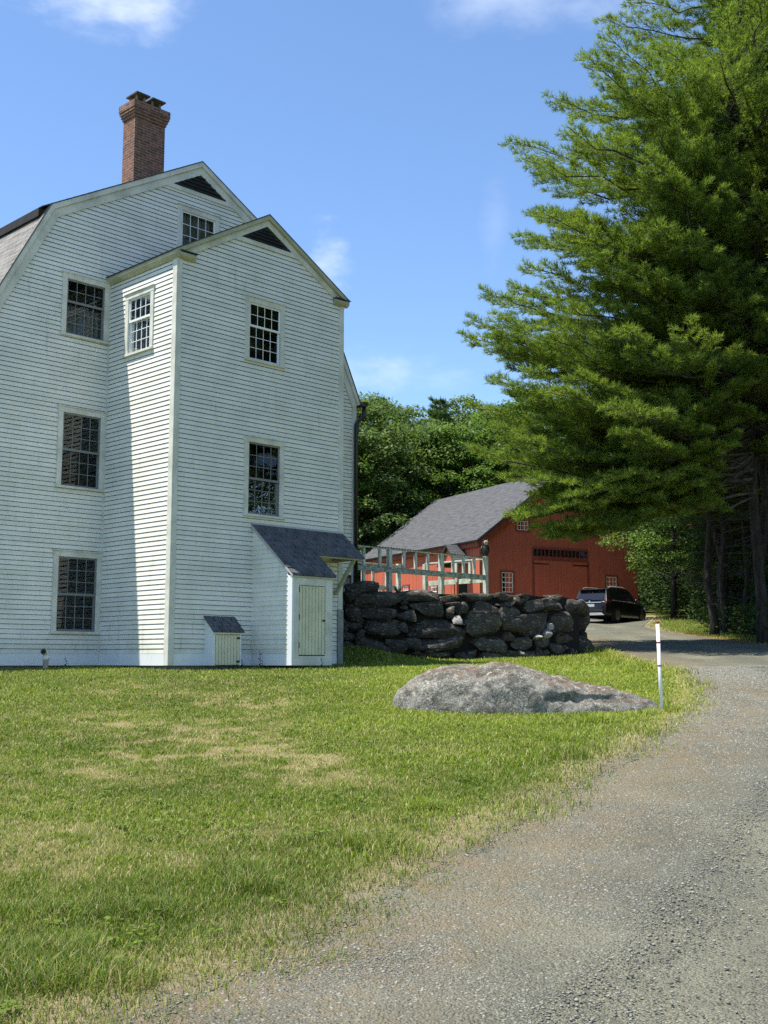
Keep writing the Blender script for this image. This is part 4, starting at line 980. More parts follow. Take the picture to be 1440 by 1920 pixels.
# x forward from the rear bumper, y to the left, z up
ST = [(.0, .48, .50, .80, .62, .70), (.06, .36, .42, .98, .82, .86), (.25, .28, .30, 1.03, .90, .92), (.8, .24, .26, 1.05, .94, .945), (1.6, .22, .24, 1.04, .945, .945), (2.6, .22, .24, 1.02, .945, .945), (3.4, .22, .25, 1.00, .945, .93), (3.75, .23, .27, .97, .94, .90), (4.3, .26, .30, .90, .90, .84), (4.62, .32, .36, .80, .80, .70), (4.75, .42, .46, .66, .62, .5)]
vs, fs = [], []
for x, zb, zs, zt, wb, wt in ST:
    ring = [(.55*wb, zb), (.92*wb, zb + .02), (wb, zb + .12), (wb, (zs + zt)/2), (wb*.5 + wt*.5, zt - .10), (wt*.97, zt), (wt*.6, zt + .02)]
    vs += [(x, -a, b) for a, b in ring] + [(x, a, b) for a, b in reversed(ring)]
nr = 14
for i in range(len(ST) - 1):
    for j in range(nr): k = (j + 1) % nr; fs.append((i*nr + j, i*nr + k, (i + 1)*nr + k, (i + 1)*nr + j))
fs += [tuple(range(nr)), tuple((len(ST) - 1)*nr + j for j in reversed(range(nr)))]
t = MB(); t.v, t.f = vs, fs; body = t.build('body', M['car_paint'], car, True, .012)
GH = [(.10, 1.0, 1.02, .86, .80), (.38, 1.0, 1.56, .90, .70), (.62, 1.0, 1.64, .91, .71), (1.6, 1.0, 1.69, .915, .715), (2.6, 1.0, 1.66, .915, .70), (3.0, 1.0, 1.56, .91, .68), (3.72, .95, .98, .88, .80)]
t = MB()
for i in range(len(GH) - 1):
    (xa, b0, t0, wb0, wt0), (xb, b1, t1, wb1, wt1) = GH[i], GH[i + 1]
    for s in (-1, 1): t.face([(xa, s*wb0, b0), (xb, s*wb1, b1), (xb, s*wt1, t1), (xa, s*wt0, t0)])
    t.face([(xa, -wt0, t0), (xa, wt0, t0), (xb, wt1, t1), (xb, -wt1, t1)])
t.build('cabin', M['car_paint'], car, recalc=True)
def on_side(s, x, z, o=.006):
    i = max(k for k in range(len(GH) - 1) if GH[k][0] <= x); a, b = GH[i], GH[i + 1]; f = (x - a[0])/(b[0] - a[0])
    zb, zt, wb, wt = [a[k] + (b[k] - a[k])*f for k in (1, 2, 3, 4)]; q = (z - zb)/(zt - zb); return (x, s*(wb + (wt - wb)*q + o), z)
for s in (-1, 1):
    for pts in ([(.62, 1.08), (1.12, 1.06), (1.12, 1.55), (.70, 1.52)], [(1.22, 1.06), (2.08, 1.05), (2.08, 1.58), (1.22, 1.56)], [(2.18, 1.05), (3.15, 1.02), (2.62, 1.54), (2.18, 1.57)]):
        t = MB(); t.face([on_side(s, *p) for p in pts]); w = t.build('side_window', M['car_glass'], car)
        q = MB(); a, b = pts[0], pts[1]; q.face([on_side(s, a[0], a[1] - .03, .008), on_side(s, b[0], b[1] - .03, .008), on_side(s, *b, .008), on_side(s, *a, .008)]); q.build('belt_trim', M['silver'], w)
    for x0, x1 in ((1.18, 2.12), (2.14, 3.1)):
        t = MB(); t.box((x0 + .06, s*.944 - .008, .86), (x0 + .22, s*.944 + .016, .90)); t.build('door_handle', M['car_paint'], car)
    t = MB(); t.tube([(2.95, s*.93, 1.08), (2.92, s*1.04, 1.12), (2.95, s*1.12, 1.13)], [.03, .08, .06], 8); t.build('mirror', M['car_paint'], car, True)
    t = MB(); t.tube([(.7, s*.66, 1.68), (1.0, s*.66, 1.73), (2.3, s*.66, 1.74), (2.6, s*.66, 1.69)], .02, 6); t.build('roof_rail', M['silver'], car, True)
    t = MB(); t.prism([(.05, .88), (.40, .93), (.36, 1.02), (.06, .99)], lambda x, z: (x, s*.80, z), lambda x, z: (x, s*(.83 + .10*min(1, x/.25)), z)); t.build('tail_light', M['tail'], car)
    t = MB(); t.prism([(4.32, .72), (4.66, .68), (4.58, .78), (4.34, .84)], lambda x, z: (x, s*.60, z), lambda x, z: (x, s*.885, z)); t.build('headlight', M['chrome'], car)
    t = MB(); t.box((.95, s*.93 - .02, .27), (3.4, s*.95 + .01, .36)); t.build('sill_trim', M['silver'], car)
    for xw in (.98, 3.75):
        t = MB(); t.lathe([(.34, .10), (.365, .06), (.365, -.08), (.34, -.11), (.24, -.11)], 28, (0, 0, 0), 'Y'); wh = t.build('wheel', M['tyre'], car, True); wh.location = (xw, s*.87, .36)
        q = MB(); q.lathe([(.235, 0), (.245, .012), (.22, .012)], 24, (0, 0, 0), 'Y')
        for k in range(5):
            a = k*2*math.pi/5; q.hexa([(r_*math.cos(a + w_), oo, r_*math.sin(a + w_)) for oo in (0, .025) for r_, w_ in ((.03, -.9), (.225, -.16), (.225, .16), (.03, .9))])
        rm = q.build('rim', M['rim'], wh); rm.location = (0, s*.105, 0); rm.scale = (1, s, 1)
        q = MB(); q.lathe([(.43, -.02), (.43, .012), (.40, .012)], 28, (0, 0, 0), 'Y'); ar = q.build('wheel_arch', M['tyre'], car); ar.location = (xw, s*.925, .38); ar.scale = (1, s, 1)
t = MB(); t.face([(.085, -.70, 1.06), (.085, .70, 1.06), (.35, .60, 1.50), (.35, -.60, 1.50)]); o = t.build('rear_window', M['car_glass'], car); o.location.x = -.012
t = MB(); t.box((.20, -.66, 1.555), (.62, .66, 1.60)); t.build('spoiler', M['car_paint'], car, bevel=.015)
t = MB(); t.box((-.005, -.62, .93), (.05, .62, .955)); t.build('tailgate_trim', M['chrome'], car)
t = MB(); t.box((-.012, -.26, .74), (.02, .26, .87)); t.build('number_plate', M['plate'], car)
t = MB(); t.prism([(-.75, .34), (.75, .34), (.62, .46), (-.62, .46)], lambda y, z: (-.02, y, z), lambda y, z: (.12, y, z)); t.build('skid_plate', M['silver'], car)
t = MB(); t.box((-.03, -.72, .50), (.10, .72, .62)); t.build('bumper', M['car_paint'], car, bevel=.02)
t = MB(); t.tube([(.05, -.1, 1.10), (.12, .3, 1.13)], .012, 5); t.build('wiper', M['tyre'], car)
t = MB(); t.lathe([(.04, 0), (.04, .008)], 12); o = t.build('badge', M['chrome'], car); o.location = (.03, 0, 1.0); o.rotation_euler = (0, R(-80), 0)

# ------------------------------------------------------------------ trees
def norm(a): return a/np.maximum(np.linalg.norm(a, axis=-1, keepdims=True), 1e-9)
def spray(shoots, per, nl, nw, r, spread=.85, up=.25):
    """thin triangular needles brushed along shoots (n,2,3)"""
    n = len(shoots); a, b = shoots[:, 0], shoots[:, 1]; d = norm(b - a)
    t = r.random((n, per))**.8; base = a[:, None] + (b - a)[:, None]*t[..., None]
    rd = norm(r.normal(size=(n, per, 3))); rd -= d[:, None]*np.sum(rd*d[:, None], -1, keepdims=True); rd = norm(rd)
    dr = norm(d[:, None]*(1 - spread*.35) + rd*spread*(.5 + .6*r.random((n, per, 1))) + np.array([0, 0, up]))
    ln = nl*(.7 + .6*r.random((n, per, 1))); sd_ = norm(np.cross(dr, norm(r.normal(size=(n, per, 3)))))*nw*.5
    v = np.stack([base - sd_, base + sd_, base + dr*ln], 2).reshape(-1, 3)
    rnd = np.repeat(np.clip(.5 + .2*r.normal(size=(n, 1)) + .22*r.normal(size=(n, per)), 0, 1).ravel(), 3)
    return v, np.arange(len(v)).reshape(-1, 3), rnd
def limb_path(p0, p1, sag, lift, k=9):
    p0, p1 = np.array(p0, float), np.array(p1, float); t = np.linspace(0, 1, k)[:, None]
    q = p0 + (p1 - p0)*t; q[:, 2] += (-sag*np.sin(np.pi*t[:, 0]) + 0) ; q[:, 2] += lift*(t[:, 0]**3 - t[:, 0])
    return q
def pine_tree(r, limbs, per=12, nl=.15, nw=.016, twig_step=.26, spur=.30, bare=.22, twig_scale=.30):
    """limbs: list of (p0, p1, radius). Returns wood MB and needle arrays"""
    wood = MB(); shoots = []
    for p0, p1, rad in limbs:
        ln = float(np.linalg.norm(np.array(p1) - np.array(p0)))
        P = limb_path(p0, p1, r.uniform(.02, .07)*ln, r.uniform(.02, .10)*ln)
        P[1:-1] += r.normal(size=(len(P) - 2, 3))*.02*ln
        wood.tube(P, [max(rad*(1 - .85*i/(len(P) - 1)), .008) for i in range(len(P))], 5, False)
        axis_ = norm((P[-1] - P[0])[None])[0]; sidev = norm(np.cross(axis_, [0, 0, 1])[None])[0]
        cs = np.r_[0, np.cumsum(np.linalg.norm(np.diff(P, axis=0), axis=1))]
        s = bare*ln; sg = 1
        while s < ln*.985:
            f = s/ln; c = np.array([np.interp(s/ln*cs[-1], cs, P[:, k]) for k in range(3)])
            tl = (twig_scale*ln*(1 - f)**.75*(.55 + .6*r.random()) + .28)*min(1, .5 + f*1.6)
            tl = min(tl, 2.4)
            ang = r.uniform(.55, 1.0)*(1 - .35*f)
            dr = axis_*math.cos(ang) + sidev*math.sin(ang)*sg + np.array([0, 0, r.uniform(-.08, .12)])
            dr /= np.linalg.norm(dr); e = c + dr*tl + np.array([0, 0, .06*tl])
            if tl > .5: wood.tube([c, (c + e)/2 + r.normal(size=3)*.03*tl, e], [max(rad*.28*(1 - f), .009), .008, .005], 3, False)
            m = max(2, int(tl/.17)); sv_ = np.cross(dr, [0, 0, 1]); sv_ /= max(np.linalg.norm(sv_), 1e-6)
            for j in range(m):
                g = (j + .6)/m
                if g < .12: continue
                q = c + (e - c)*g
                for ss in (-1, 1, -.3, .4):
                    if r.random() < .15: continue
                    sl_ = spur*(.6 + .7*r.random())*(1 - .4*g)
                    dd = dr*.75 + sv_*ss*r.uniform(.4, .9) + np.array([0, 0, r.uniform(.0, .32) + (.28 if abs(ss) < 1 else 0)]); dd /= np.linalg.norm(dd)
                    shoots.append((q, q + dd*sl_))
            shoots.append((e - dr*.2, e + dr*.1))
            sg = -sg; s += twig_step*(.7 + .6*r.random())
        shoots.append((P[-1] - axis_*.35, P[-1] + axis_*.08))
    return wood, spray(np.array(shoots), per, nl, nw, r)
def trunk_mesh(mb, pts, rads, n=12): mb.tube(pts, rads, n)
def dead_twigs(mb, r, zs, base_r, count, ln):
    for _ in range(count):
        z = r.uniform(*zs); a = r.uniform(0, 6.28); l = ln*r.uniform(.4, 1)
        d = np.array([math.cos(a), math.sin(a), r.uniform(-.25, .15)]); p = np.array([0, 0, z]) + d*base_r
        q = p + d*l*.55 + r.normal(size=3)*.08*l; e = q + d*l*.45 + r.normal(size=3)*.12*l - np.array([0, 0, .08*l])
        mb.tube([p, q, e], [.022, .014, .005], 4, False)
        for _k in range(3):
            f = r.uniform(.3, .95); s_ = p + (e - p)*f; mb.tube([s_, s_ + (d*.5 + norm(r.normal(size=(1, 3)))[0]*.6)*l*.25], [.008, .003], 3, False)

def generic_limbs(r, z0, z1, rmax, per_whorl=5, step=.75, taper=.75, jitter=.35):
    out = []; z = z0
    while z < z1:
        f = (z - z0)/(z1 - z0); rad = rmax*(1 - f)**taper*min(1, .62 + 2.2*f) + .35
        a0 = r.uniform(0, 6.28)
        for k in range(per_whorl):
            a = a0 + k*2*math.pi/per_whorl + r.uniform(-.35, .35); l = rad*r.uniform(1 - jitter, 1.08)
            rise = l*r.uniform(-.02, .22) + f*l*.35; zz = z + r.uniform(-.2, .2)
            out.append(((0, 0, zz), (math.cos(a)*l, math.sin(a)*l, zz + rise), .018 + .012*l))
        z += step*r.uniform(.8, 1.2)*(1 - .35*f)
    return out

# the big white pine that leans its limbs over the drive
PX, PYY = 11.85, 36.2; PB = gz(PX, PYY)
hero = thing('pine_tree', 'big white pine with long sunlit limbs reaching left over the drive', 'pine tree', (PX, PYY, PB), 0)
r = np.random.default_rng(5)
tips = [(872, 632, 34), (905, 545, 34.5), (888, 600, 35.5), (925, 712, 33), (885, 765, 36), (890, 835, 35), (945, 895, 33), (965, 965, 32.5), (955, 268, 36), (985, 300, 35), (1000, 395, 33.5), (1035, 182, 36), (1010, 330, 37), (1000, 445, 35), (975, 440, 36.5), (985, 500, 34), (960, 530, 36), (1130, 35, 36), (1100, 110, 35), (1060, 200, 37), (1175, 5, 36), (935, 660, 36), (930, 590, 33), (950, 740, 34), (930, 790, 32.5), (975, 800, 35), (1010, 850, 33), (1000, 925, 34.5), (990, 945, 33.5), (1050, 560, 32), (1080, 700, 31), (1060, 400, 32.5), (1120, 300, 32.5), (1160, 160, 33), (1110, 480, 31.5), (1180, 620, 30.5), (1150, 760, 30.5), (1230, 420, 31), (1260, 250, 32), (1290, 600, 30.5), (1240, 90, 33), (1060, 985, 32.5), (975, 950, 33), (1005, 985, 33), (1040, 955, 32.5), (1085, 975, 33), (1125, 995, 33.5), (1120, 940, 34), (1030, 1000, 33), (1070, 930, 32), (1150, 930, 33), (1010, 900, 32.2), (1000, 690, 32), (1010, 615, 31.8), (940, 840, 36.5)]
for _ in range(46):
    v_ = r.uniform(60, 900); lb = np.interp(v_, [0, 30, 180, 265, 440, 540, 630, 710, 830, 900], [1160, 1130, 1040, 980, 1000, 935, 900, 940, 930, 985])
    tips.append((lb + r.uniform(20, 260), v_, r.uniform(30.5, 36)))
limbs = []
for u, v, Y in tips:
    p = at(u, v, Y) - Vector((PX, PYY, PB)); hl = math.hypot(p.x, p.y); zb = max(r.uniform(4.6, 7.2), p.z - hl*r.uniform(-.04, .12))
    limbs.append(((0, 0, zb), tuple(p), .014 + .0065*hl))
limbs += [l for l in generic_limbs(r, 7.0, 31, 6.2, 5, .9) if not (l[1][0] < -3.2 and abs(l[1][1]) < 3.2)]
w, (nv_, nf_, nr_) = pine_tree(r, limbs, 15, .15, .018, .21, .32, .22, .33)
t = MB(); trunk_mesh(t, [(0, 0, -.5), (0, 0, 1.2), (-.1, .0, 4), (-.12, .05, 9), (0, .1, 16), (.05, 0, 24), (0, 0, 31.5)], [.23, .165, .155, .14, .115, .07, .02], 14)
dead_twigs(t, r, (2.5, 9.5), .18, 90, 3.6); t.build('trunk', M['bark'], hero, True)
w.build('limbs', M['twig'], hero, recalc=False)
raw_mesh('crown', nv_, nf_, M['needle'], hero, rnd=nr_)
def copy_tree(src, loc, rz, s, label, group=None):
    c = src.copy(); COL.objects.link(c); c.location = loc; c.rotation_euler = (0, 0, rz); c.scale = (s, s, s); c['label'] = label
    if group: c['group'] = group
    elif 'group' in c: del c['group']
    for ch in list(src.children):
        d_ = ch.copy(); COL.objects.link(d_); d_.parent = c
    return c
def make_pine(seed, h, z0, rmax, label, loc, needle='needle', rz=0, per=11, nl=.20, nw=.030, whorl=6, step=.75, twig=.32, group=None, dead=24):
    r = np.random.default_rng(seed); x, y = loc; th = thing('pine_tree', label, 'pine tree', (x, y, gz(x, y)), rz, group)
    lm = generic_limbs(r, z0, h - .6, rmax, whorl, step)
    w, (v, f, rn) = pine_tree(r, lm, per, nl, nw, twig, .36)
    t = MB(); b = .0080*h; trunk_mesh(t, [(0, 0, -.5), (0, 0, .6), (.12*r.normal(), .12*r.normal(), h*.1), (.16*r.normal(), .16*r.normal(), h*.2), (.14*r.normal(), .14*r.normal(), h*.33), (.12*r.normal(), .1*r.normal(), h*.6), (0, 0, h)], [b*1.3, b*.95, b*.8, b*.76, b*.66, b*.42, .02], 12)
    dead_twigs(t, r, (1.6, z0 + 2), b*.7, dead, 2.0); t.build('trunk', M['bark'], th, True)
    w.build('limbs', M['twig'], th, recalc=False); raw_mesh('crown', v, f, M[needle], th, rnd=rn)
    return th
def make_maple(seed, h, rad, label, loc, leafm='leaf', nb=46, per=330, ls=.17, z0=.28, cat='tree', name='broadleaf_tree', group=None, flat=.6):
    r = np.random.default_rng(seed); x, y = loc; th = thing(name, label, cat, (x, y, gz(x, y)), 0, group)
    t = MB(); b = .014*h + .03; top_ = np.array([.15*r.normal(), .15*r.normal(), h*.8])
    tp = [np.array([0, 0, -.4]), np.array([.08*r.normal(), .08*r.normal(), h*.25]), np.array([.15*r.normal(), .15*r.normal(), h*.5]), top_]
    t.tube(tp, [b*1.2, b*.9, b*.6, .02], 10)
    V, Fc, RN = [], [], []; off = 0
    for i in range(nb):
        f = (i + .5)/nb; zz = z0 + (1 - z0)*f; ph = i*2.399 + r.uniform(-.4, .4)
        env = math.sin(math.pi*min(1, (.12 + .80*(zz - z0)/(1 - z0))))**.75
        rr = rad*env*r.uniform(.45, 1.0); c = np.array([math.cos(ph)*rr, math.sin(ph)*rr, h*zz*r.uniform(.93, 1.0)])
        st_ = np.array([np.interp(c[2]*.72, [q[2] for q in tp], [q[k] for q in tp]) for k in range(3)])
        md = (st_ + c)/2 + r.normal(size=3)*.12 + np.array([0, 0, -.12])
        t.tube([st_, md, c], [b*.28, b*.16, .012], 5, False)
        br = rad*r.uniform(.26, .42); k = int(per*r.uniform(.7, 1.25))
        d = norm(r.normal(size=(k, 3))); d[:, 2] = np.where(d[:, 2] < -.2, -d[:, 2]*.6, d[:, 2])
        sh = (.55 + .5*r.random((k, 1))**.6); p = c + d*sh*br*np.array([1, 1, flat]) + r.normal(size=(k, 3))*.08*br
        nrm = norm(d*.6 + np.array([0, 0, .75]) + r.normal(size=(k, 3))*.45)
        a1 = norm(np.cross(nrm, r.normal(size=(k, 3)))); a2 = np.cross(nrm, a1); s_ = ls*(.6 + .7*r.random((k, 1)))
        q = np.stack([p - a1*s_*.5, p - a2*s_*.32 - nrm*s_*.06, p + a1*s_*.6, p + a2*s_*.32 - nrm*s_*.06], 1).reshape(-1, 3)
        V.append(q); Fc.append(np.arange(k*4).reshape(-1, 4) + off); off += k*4
        RN.append(np.repeat(np.clip(.5 + .12*r.normal() + .24*r.normal(size=k), 0, 1), 4))
    t.build('trunk', M['bark'], th, True, recalc=False)
    raw_mesh('crown', np.vstack(V), np.vstack(Fc), M[leafm], th, rnd=np.concatenate(RN))
    return th
pA = make_pine(21, 25, 6.5, 5.4, 'tall pine at the right edge whose trunk stands nearest the drive', (13.2, 38.6), per=14, nl=.17, nw=.024, twig=.27)
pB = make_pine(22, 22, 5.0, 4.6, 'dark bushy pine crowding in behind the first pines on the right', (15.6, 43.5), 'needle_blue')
def pine_at(src, x, y, rz, s, label, group=None): return copy_tree(src, (x, y, gz(x, y)), rz, s, label, group)
for x, y, rz, s_, q, lb in ((12.15, 42.5, 3.1, .82, pA, 'slim pine rising behind the foremost trunks on the right'), (14.75, 47.2, .4, .8, pA, 'pine whose dark trunk stands just right of the leaning one'), (13.0, 43.9, 5.2, .86, pB, 'pine with a thin shaded trunk midway along the grass verge'), (13.35, 45.5, 1.9, .8, pA, 'thin trunked pine close behind the big white pine')):
    pine_at(q, x, y, rz, s_, lb)
for x, y, rz, s_, lb in ((16.6, 21.5, 2.2, .95, 'pine beside the drive well outside the right edge of the view'), (18.5, 16.5, 4.0, .95, 'pine beside the nearest bend of the drive outside the view')):
    pine_at(pA, x, y, rz, s_, lb)
WOOD = 'pines of the dark wood on the right'
pine_at(pA, 12.35, 37.4, 2.1, .94, 'slim pale barked pine with its foot at the drive edge')
pine_at(pB, 14.1, 48.0, 1.0, .95, 'leaning pine at the far end of the grass verge')
pine_at(pA, 15.4, 33.5, 4.2, 1.0, 'pine filling the upper right corner, its trunk out of frame')
pine_at(pA, 14.2, 25.5, 0.7, .92, 'near pine past the right edge, only its limb ends showing')
for x, y, rz, s, q in ((15.2, 52, 5.5, .95, pA), (16.2, 57.5, 2.7, .95, pB), (14.9, 45.2, 3.9, .9, pA), (17.5, 40, .4, 1.0, pB), (18.5, 47, 2.2, 1.05, pB), (16.8, 53, 3.3, .9, pB), (20.5, 54, 5.1, 1.05, pA), (19.3, 61, 1.7, 1.0, pB), (23.5, 49, 4.4, 1.1, pB), (23, 66, .9, 1.1, pB), (26.5, 58, 2.9, 1.1, pB), (27, 73, 3.9, 1.1, pB)):
    pine_at(q, x, y, rz, s, 'dark pine standing deep in the wood right of the barn', WOOD)
# broadleaf understory on the right and the mixed wood behind the barn
mA = make_maple(31, 8.5, 3.3, 'bright young maple hanging over the right end of the barn', (14.6, 58.2), 'leaf', 44, 300, .15, .30, flat=.45)
mB = make_maple(32, 15.5, 4.6, 'leafy tree with glossy leaves behind the near end of the barn roof', (9.2, 84.5), 'leaf', 60, 420, .25, .14)
mC = make_maple(33, 15, 4.8, 'deep green oak behind the far end of the barn roof', (-1.6, 79.5), 'leaf_deep', 60, 400, .25, .12)
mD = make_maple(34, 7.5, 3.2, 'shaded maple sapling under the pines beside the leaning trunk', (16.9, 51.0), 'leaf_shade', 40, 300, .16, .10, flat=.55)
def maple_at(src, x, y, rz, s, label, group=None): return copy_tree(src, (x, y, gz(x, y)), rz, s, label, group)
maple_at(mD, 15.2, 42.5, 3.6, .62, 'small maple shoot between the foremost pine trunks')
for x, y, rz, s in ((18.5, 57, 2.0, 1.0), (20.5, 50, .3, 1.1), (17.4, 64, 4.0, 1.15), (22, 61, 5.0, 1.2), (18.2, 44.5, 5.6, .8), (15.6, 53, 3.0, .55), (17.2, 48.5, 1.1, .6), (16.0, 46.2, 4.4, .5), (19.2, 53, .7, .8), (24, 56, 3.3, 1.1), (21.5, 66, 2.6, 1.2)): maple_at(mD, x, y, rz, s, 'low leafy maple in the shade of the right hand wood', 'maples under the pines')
pC = make_pine(23, 16.5, 2.5, 4.0, 'dark pine topping the tree line behind the middle of the barn', (4.4, 88), 'needle_blue', per=10, nl=.30, nw=.055, whorl=6, step=.7, twig=.42, dead=6)
pine_at(pC, -3.2, 84, 1.3, .84, 'dark pine rising beside the house downspout'); pine_at(pC, 1.4, 90, 3.0, .95, 'slender pine spire left of the middle of the tree line')
pine_at(pC, 1.4, 80.5, .6, .66, 'short pine with drooping boughs against the barn roof'); pine_at(pC, 11.5, 93, 4.4, 1.1, 'pine behind the barn ridge, half hidden by the big pine')
BACK = 'broadleaf trees in the wood behind the barn'
maple_at(mB, 4.6, 82.5, 2.0, .88, 'round crowned leafy tree above the middle of the barn roof')
maple_at(mC, 1.8, 84.5, 4.1, .97, 'oak of middling height left of the round crowned tree')
maple_at(mB, -5.4, 78, 1.0, .92, 'leafy tree half hidden by the house corner')
for x, y, rz, s, q in ((-7, 88, .5, 1.1, mC), (-1.5, 93, 2.4, 1.12, mB), (6.8, 94, 3.9, 1.12, mC), (13.5, 88, 5.2, 1.1, mB), (17.5, 82, 1.9, 1.1, mC), (20.5, 90, .2, 1.2, mB), (25, 84, 3.1, 1.2, mC), (-13, 84, 4.6, 1.1, mB), (30, 78, 2.2, 1.2, mB)):
    maple_at(q, x, y, rz, s, 'tall broadleaf tree in the wood behind the barn', BACK)
# the wood beyond, one far mass of leaves on the rising ground
r = np.random.default_rng(55); n = 120000
fx = r.uniform(-90, 150, n); fy = 104 + 40*r.random(n); hh_ = (13 + 7*fbm(fx, fy, .09, 61))*(.55 + .45*vnoise(fx, fy, .22, 62))
right = fx > 16.5; fy = np.where(right, np.maximum(68, 100 - (fx - 16.5)*2.4) + 30*r.random(n), fy)
p = np.stack([fx, fy, ground_z(fx, fy) + hh_*(r.random(n)**.95)], 1)
nrm = norm(r.normal(size=(n, 3))*.6 + np.array([-.3, -.4, .6])); a1 = norm(np.cross(nrm, r.normal(size=(n, 3)))); a2 = np.cross(nrm, a1); s_ = .7 + .7*r.random((n, 1))
q = np.stack([p - a1*s_*.5, p - a2*s_*.35, p + a1*s_*.5, p + a2*s_*.35], 1).reshape(-1, 3)
fw_ = raw_mesh('far_woods', q, np.arange(len(q)).reshape(-1, 4), M['leaf_deep'], rnd=np.repeat(r.random(n), 4)); tag(fw_, 'far mass of woodland closing the view behind the barn and pines', 'woods', kind='stuff')
# ferny undergrowth at the foot of the wood
n = 16000; r = np.random.default_rng(77)
ux = r.uniform(11.6, 26, n); uy = r.uniform(36, 78, n); keep = (ux > 11.4 + .16*np.clip(uy - 36, 0, 20) + .8*r.random(n)) & (vnoise(ux, uy, .5, 3) > .28)
ux, uy = ux[keep], uy[keep]; n = len(ux); per = 7; hgt = .15 + r.random((n, per))*(.3 + 1.0*vnoise(ux, uy, .4, 5) + .05*np.clip(uy - 44, 0, 30))[:, None]
p = np.stack([ux[:, None] + r.normal(size=(n, per))*.2, uy[:, None] + r.normal(size=(n, per))*.2, ground_z(ux, uy)[:, None] + hgt], -1)
nrm = norm(r.normal(size=(n, per, 3))*.5 + np.array([0, -.2, 1])); a1 = norm(np.cross(nrm, r.normal(size=(n, per, 3)))); a2 = np.cross(nrm, a1); s_ = .12 + .12*r.random((n, per, 1))
q = np.stack([p - a1*s_*.5, p - a2*s_*.3, p + a1*s_*.6, p + a2*s_*.3], 2).reshape(-1, 3)
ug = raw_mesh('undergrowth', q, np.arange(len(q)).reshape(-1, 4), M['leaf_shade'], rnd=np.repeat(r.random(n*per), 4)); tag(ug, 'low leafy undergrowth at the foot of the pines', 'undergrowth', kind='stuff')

# ------------------------------------------------------------------ grass
def blades(x, y, h, w, lean, dry, rnd, r, segs=2):
    n = len(x); z = ground_z(x, y) - .004; a = r.random(n)*2*np.pi; b = a + r.normal(size=n)*.6 + np.pi/2
    d = np.stack([np.cos(a), np.sin(a)], 1); s = np.stack([np.cos(b), np.sin(b)], 1)
    base = np.stack([x, y], 1); l1 = lean*h*.35; l2 = lean*h
    def pt(off, sidef, zz): q = base + d*off[:, None] + s*(w*sidef)[:, None]; return np.concatenate([q, (z + zz)[:, None]], 1)
    one = np.ones(n)
    v = np.stack([pt(0*h, -.5*one, 0*h), pt(0*h, .5*one, 0*h), pt(l1, .42*one, h*.6), pt(l1, -.42*one, h*.6), pt(l2, 0*one, h*np.sqrt(np.clip(1 - .35*lean**2, .15, 1)))], 1).reshape(-1, 3)
    k = np.arange(n)[:, None]*5
    f = np.concatenate([k + np.array([[0, 1, 2]]), k + np.array([[0, 2, 3]]), k + np.array([[3, 2, 4]])], 0)
    return v, f, np.repeat(dry, 5), np.repeat(rnd, 5)
r = np.random.default_rng(99)
parts = []
def scatter(y0, y1, dens, hh, ww, xl, xr):
    n = int(dens*(y1 - y0)*(xr - xl)); x = r.uniform(xl, xr, n); y = r.uniform(y0, y1, n)
    P = np.stack([x, y], 1); view = np.abs(x) < .36*y + 2.2
    s_ = road_sd(P); dr = dryness(x, y)
    cov = sstep(-.30, .75, s_ + .55*(fbm(x, y, 1.7, 41) - .5) + .25*(vnoise(x, y, 9, 44) - .5))*(1 - .45*dr)
    tuft = sstep(.55, .85, vnoise(x, y, 3.3, 45))*sstep(-.1, .35, s_)*sstep(1.3, .6, s_)
    cov = np.maximum(cov, tuft*.6)
    keep = view & (r.random(n) < cov) & ~house_clear(P) & (s_ > -.7)
    keep &= ~inside(P, TERR) & (seg_dist(P, WALL) > .10)
    bx, by = (x - BO.x)/1.70, (y - BO.y - .1)/.80; keep &= (bx**2 + by**2 > .74)
    x, y, s_, dr = x[keep], y[keep], s_[keep], dr[keep]; n = len(x)
    clump = fbm(x, y, 1.4, 46); tall = 1 + 1.7*sstep(.62, .8, vnoise(x, y, 2.6, 47))*np.exp(-((s_ - .7)/.8)**2) + .5*sstep(.6, .85, clump)
    h = hh*(.55 + .8*r.random(n))*tall*(1 - .3*dr); w = ww*(.7 + .6*r.random(n))
    d01 = (r.random(n) < np.clip(dr*.9 + .11 + .10*sstep(1, -2, x) + .22*sstep(1.0, 0, s_), 0, .9)).astype(float)*(.6 + .4*r.random(n))
    rn = np.clip(.28 + .55*(fbm(x, y, .8, 48) - .35) + .27*r.normal(size=n) + .32*sstep(-2.2, .8, x)*sstep(10, 15, y), 0, 1)
    parts.append(blades(x, y, h, w, .35 + .7*r.random(n), d01, rn, r))
scatter(3.8, 7.5, 7600, .040, .0044, -5, 2.5)
scatter(7.5, 11, 4800, .039, .0056, -6.5, 4)
scatter(11, 16, 2600, .041, .0075, -8, 6.5)
scatter(16, 22, 1500, .045, .0105, -9.5, 8)
scatter(22, 33, 650, .065, .016, -9, 8)
def verge(y0, y1, n, xl, xr):
    x = r.uniform(xl, xr, n); y = r.uniform(y0, y1, n); P = np.stack([x, y], 1); s_ = road_sd(P)
    keep = (s_ > .15) & (x > 5.9) & (x < 12 + .16*np.clip(y - 36, 0, 20)); x, y = x[keep], y[keep]; n = len(x)
    parts.append(blades(x, y, .07*(.6 + .8*r.random(n)), .02*np.ones(n), .35 + .7*r.random(n), (r.random(n) < .15).astype(float), np.clip(.45 + .2*r.normal(size=n), 0, 1), r))
verge(30, 62, 26000, 6, 17)
off = 0; Vs, Fs, Ds, Rs = [], [], [], []
for v, f, d_, rn in parts: Vs.append(v); Fs.append(f + off); off += len(v); Ds.append(d_); Rs.append(rn)
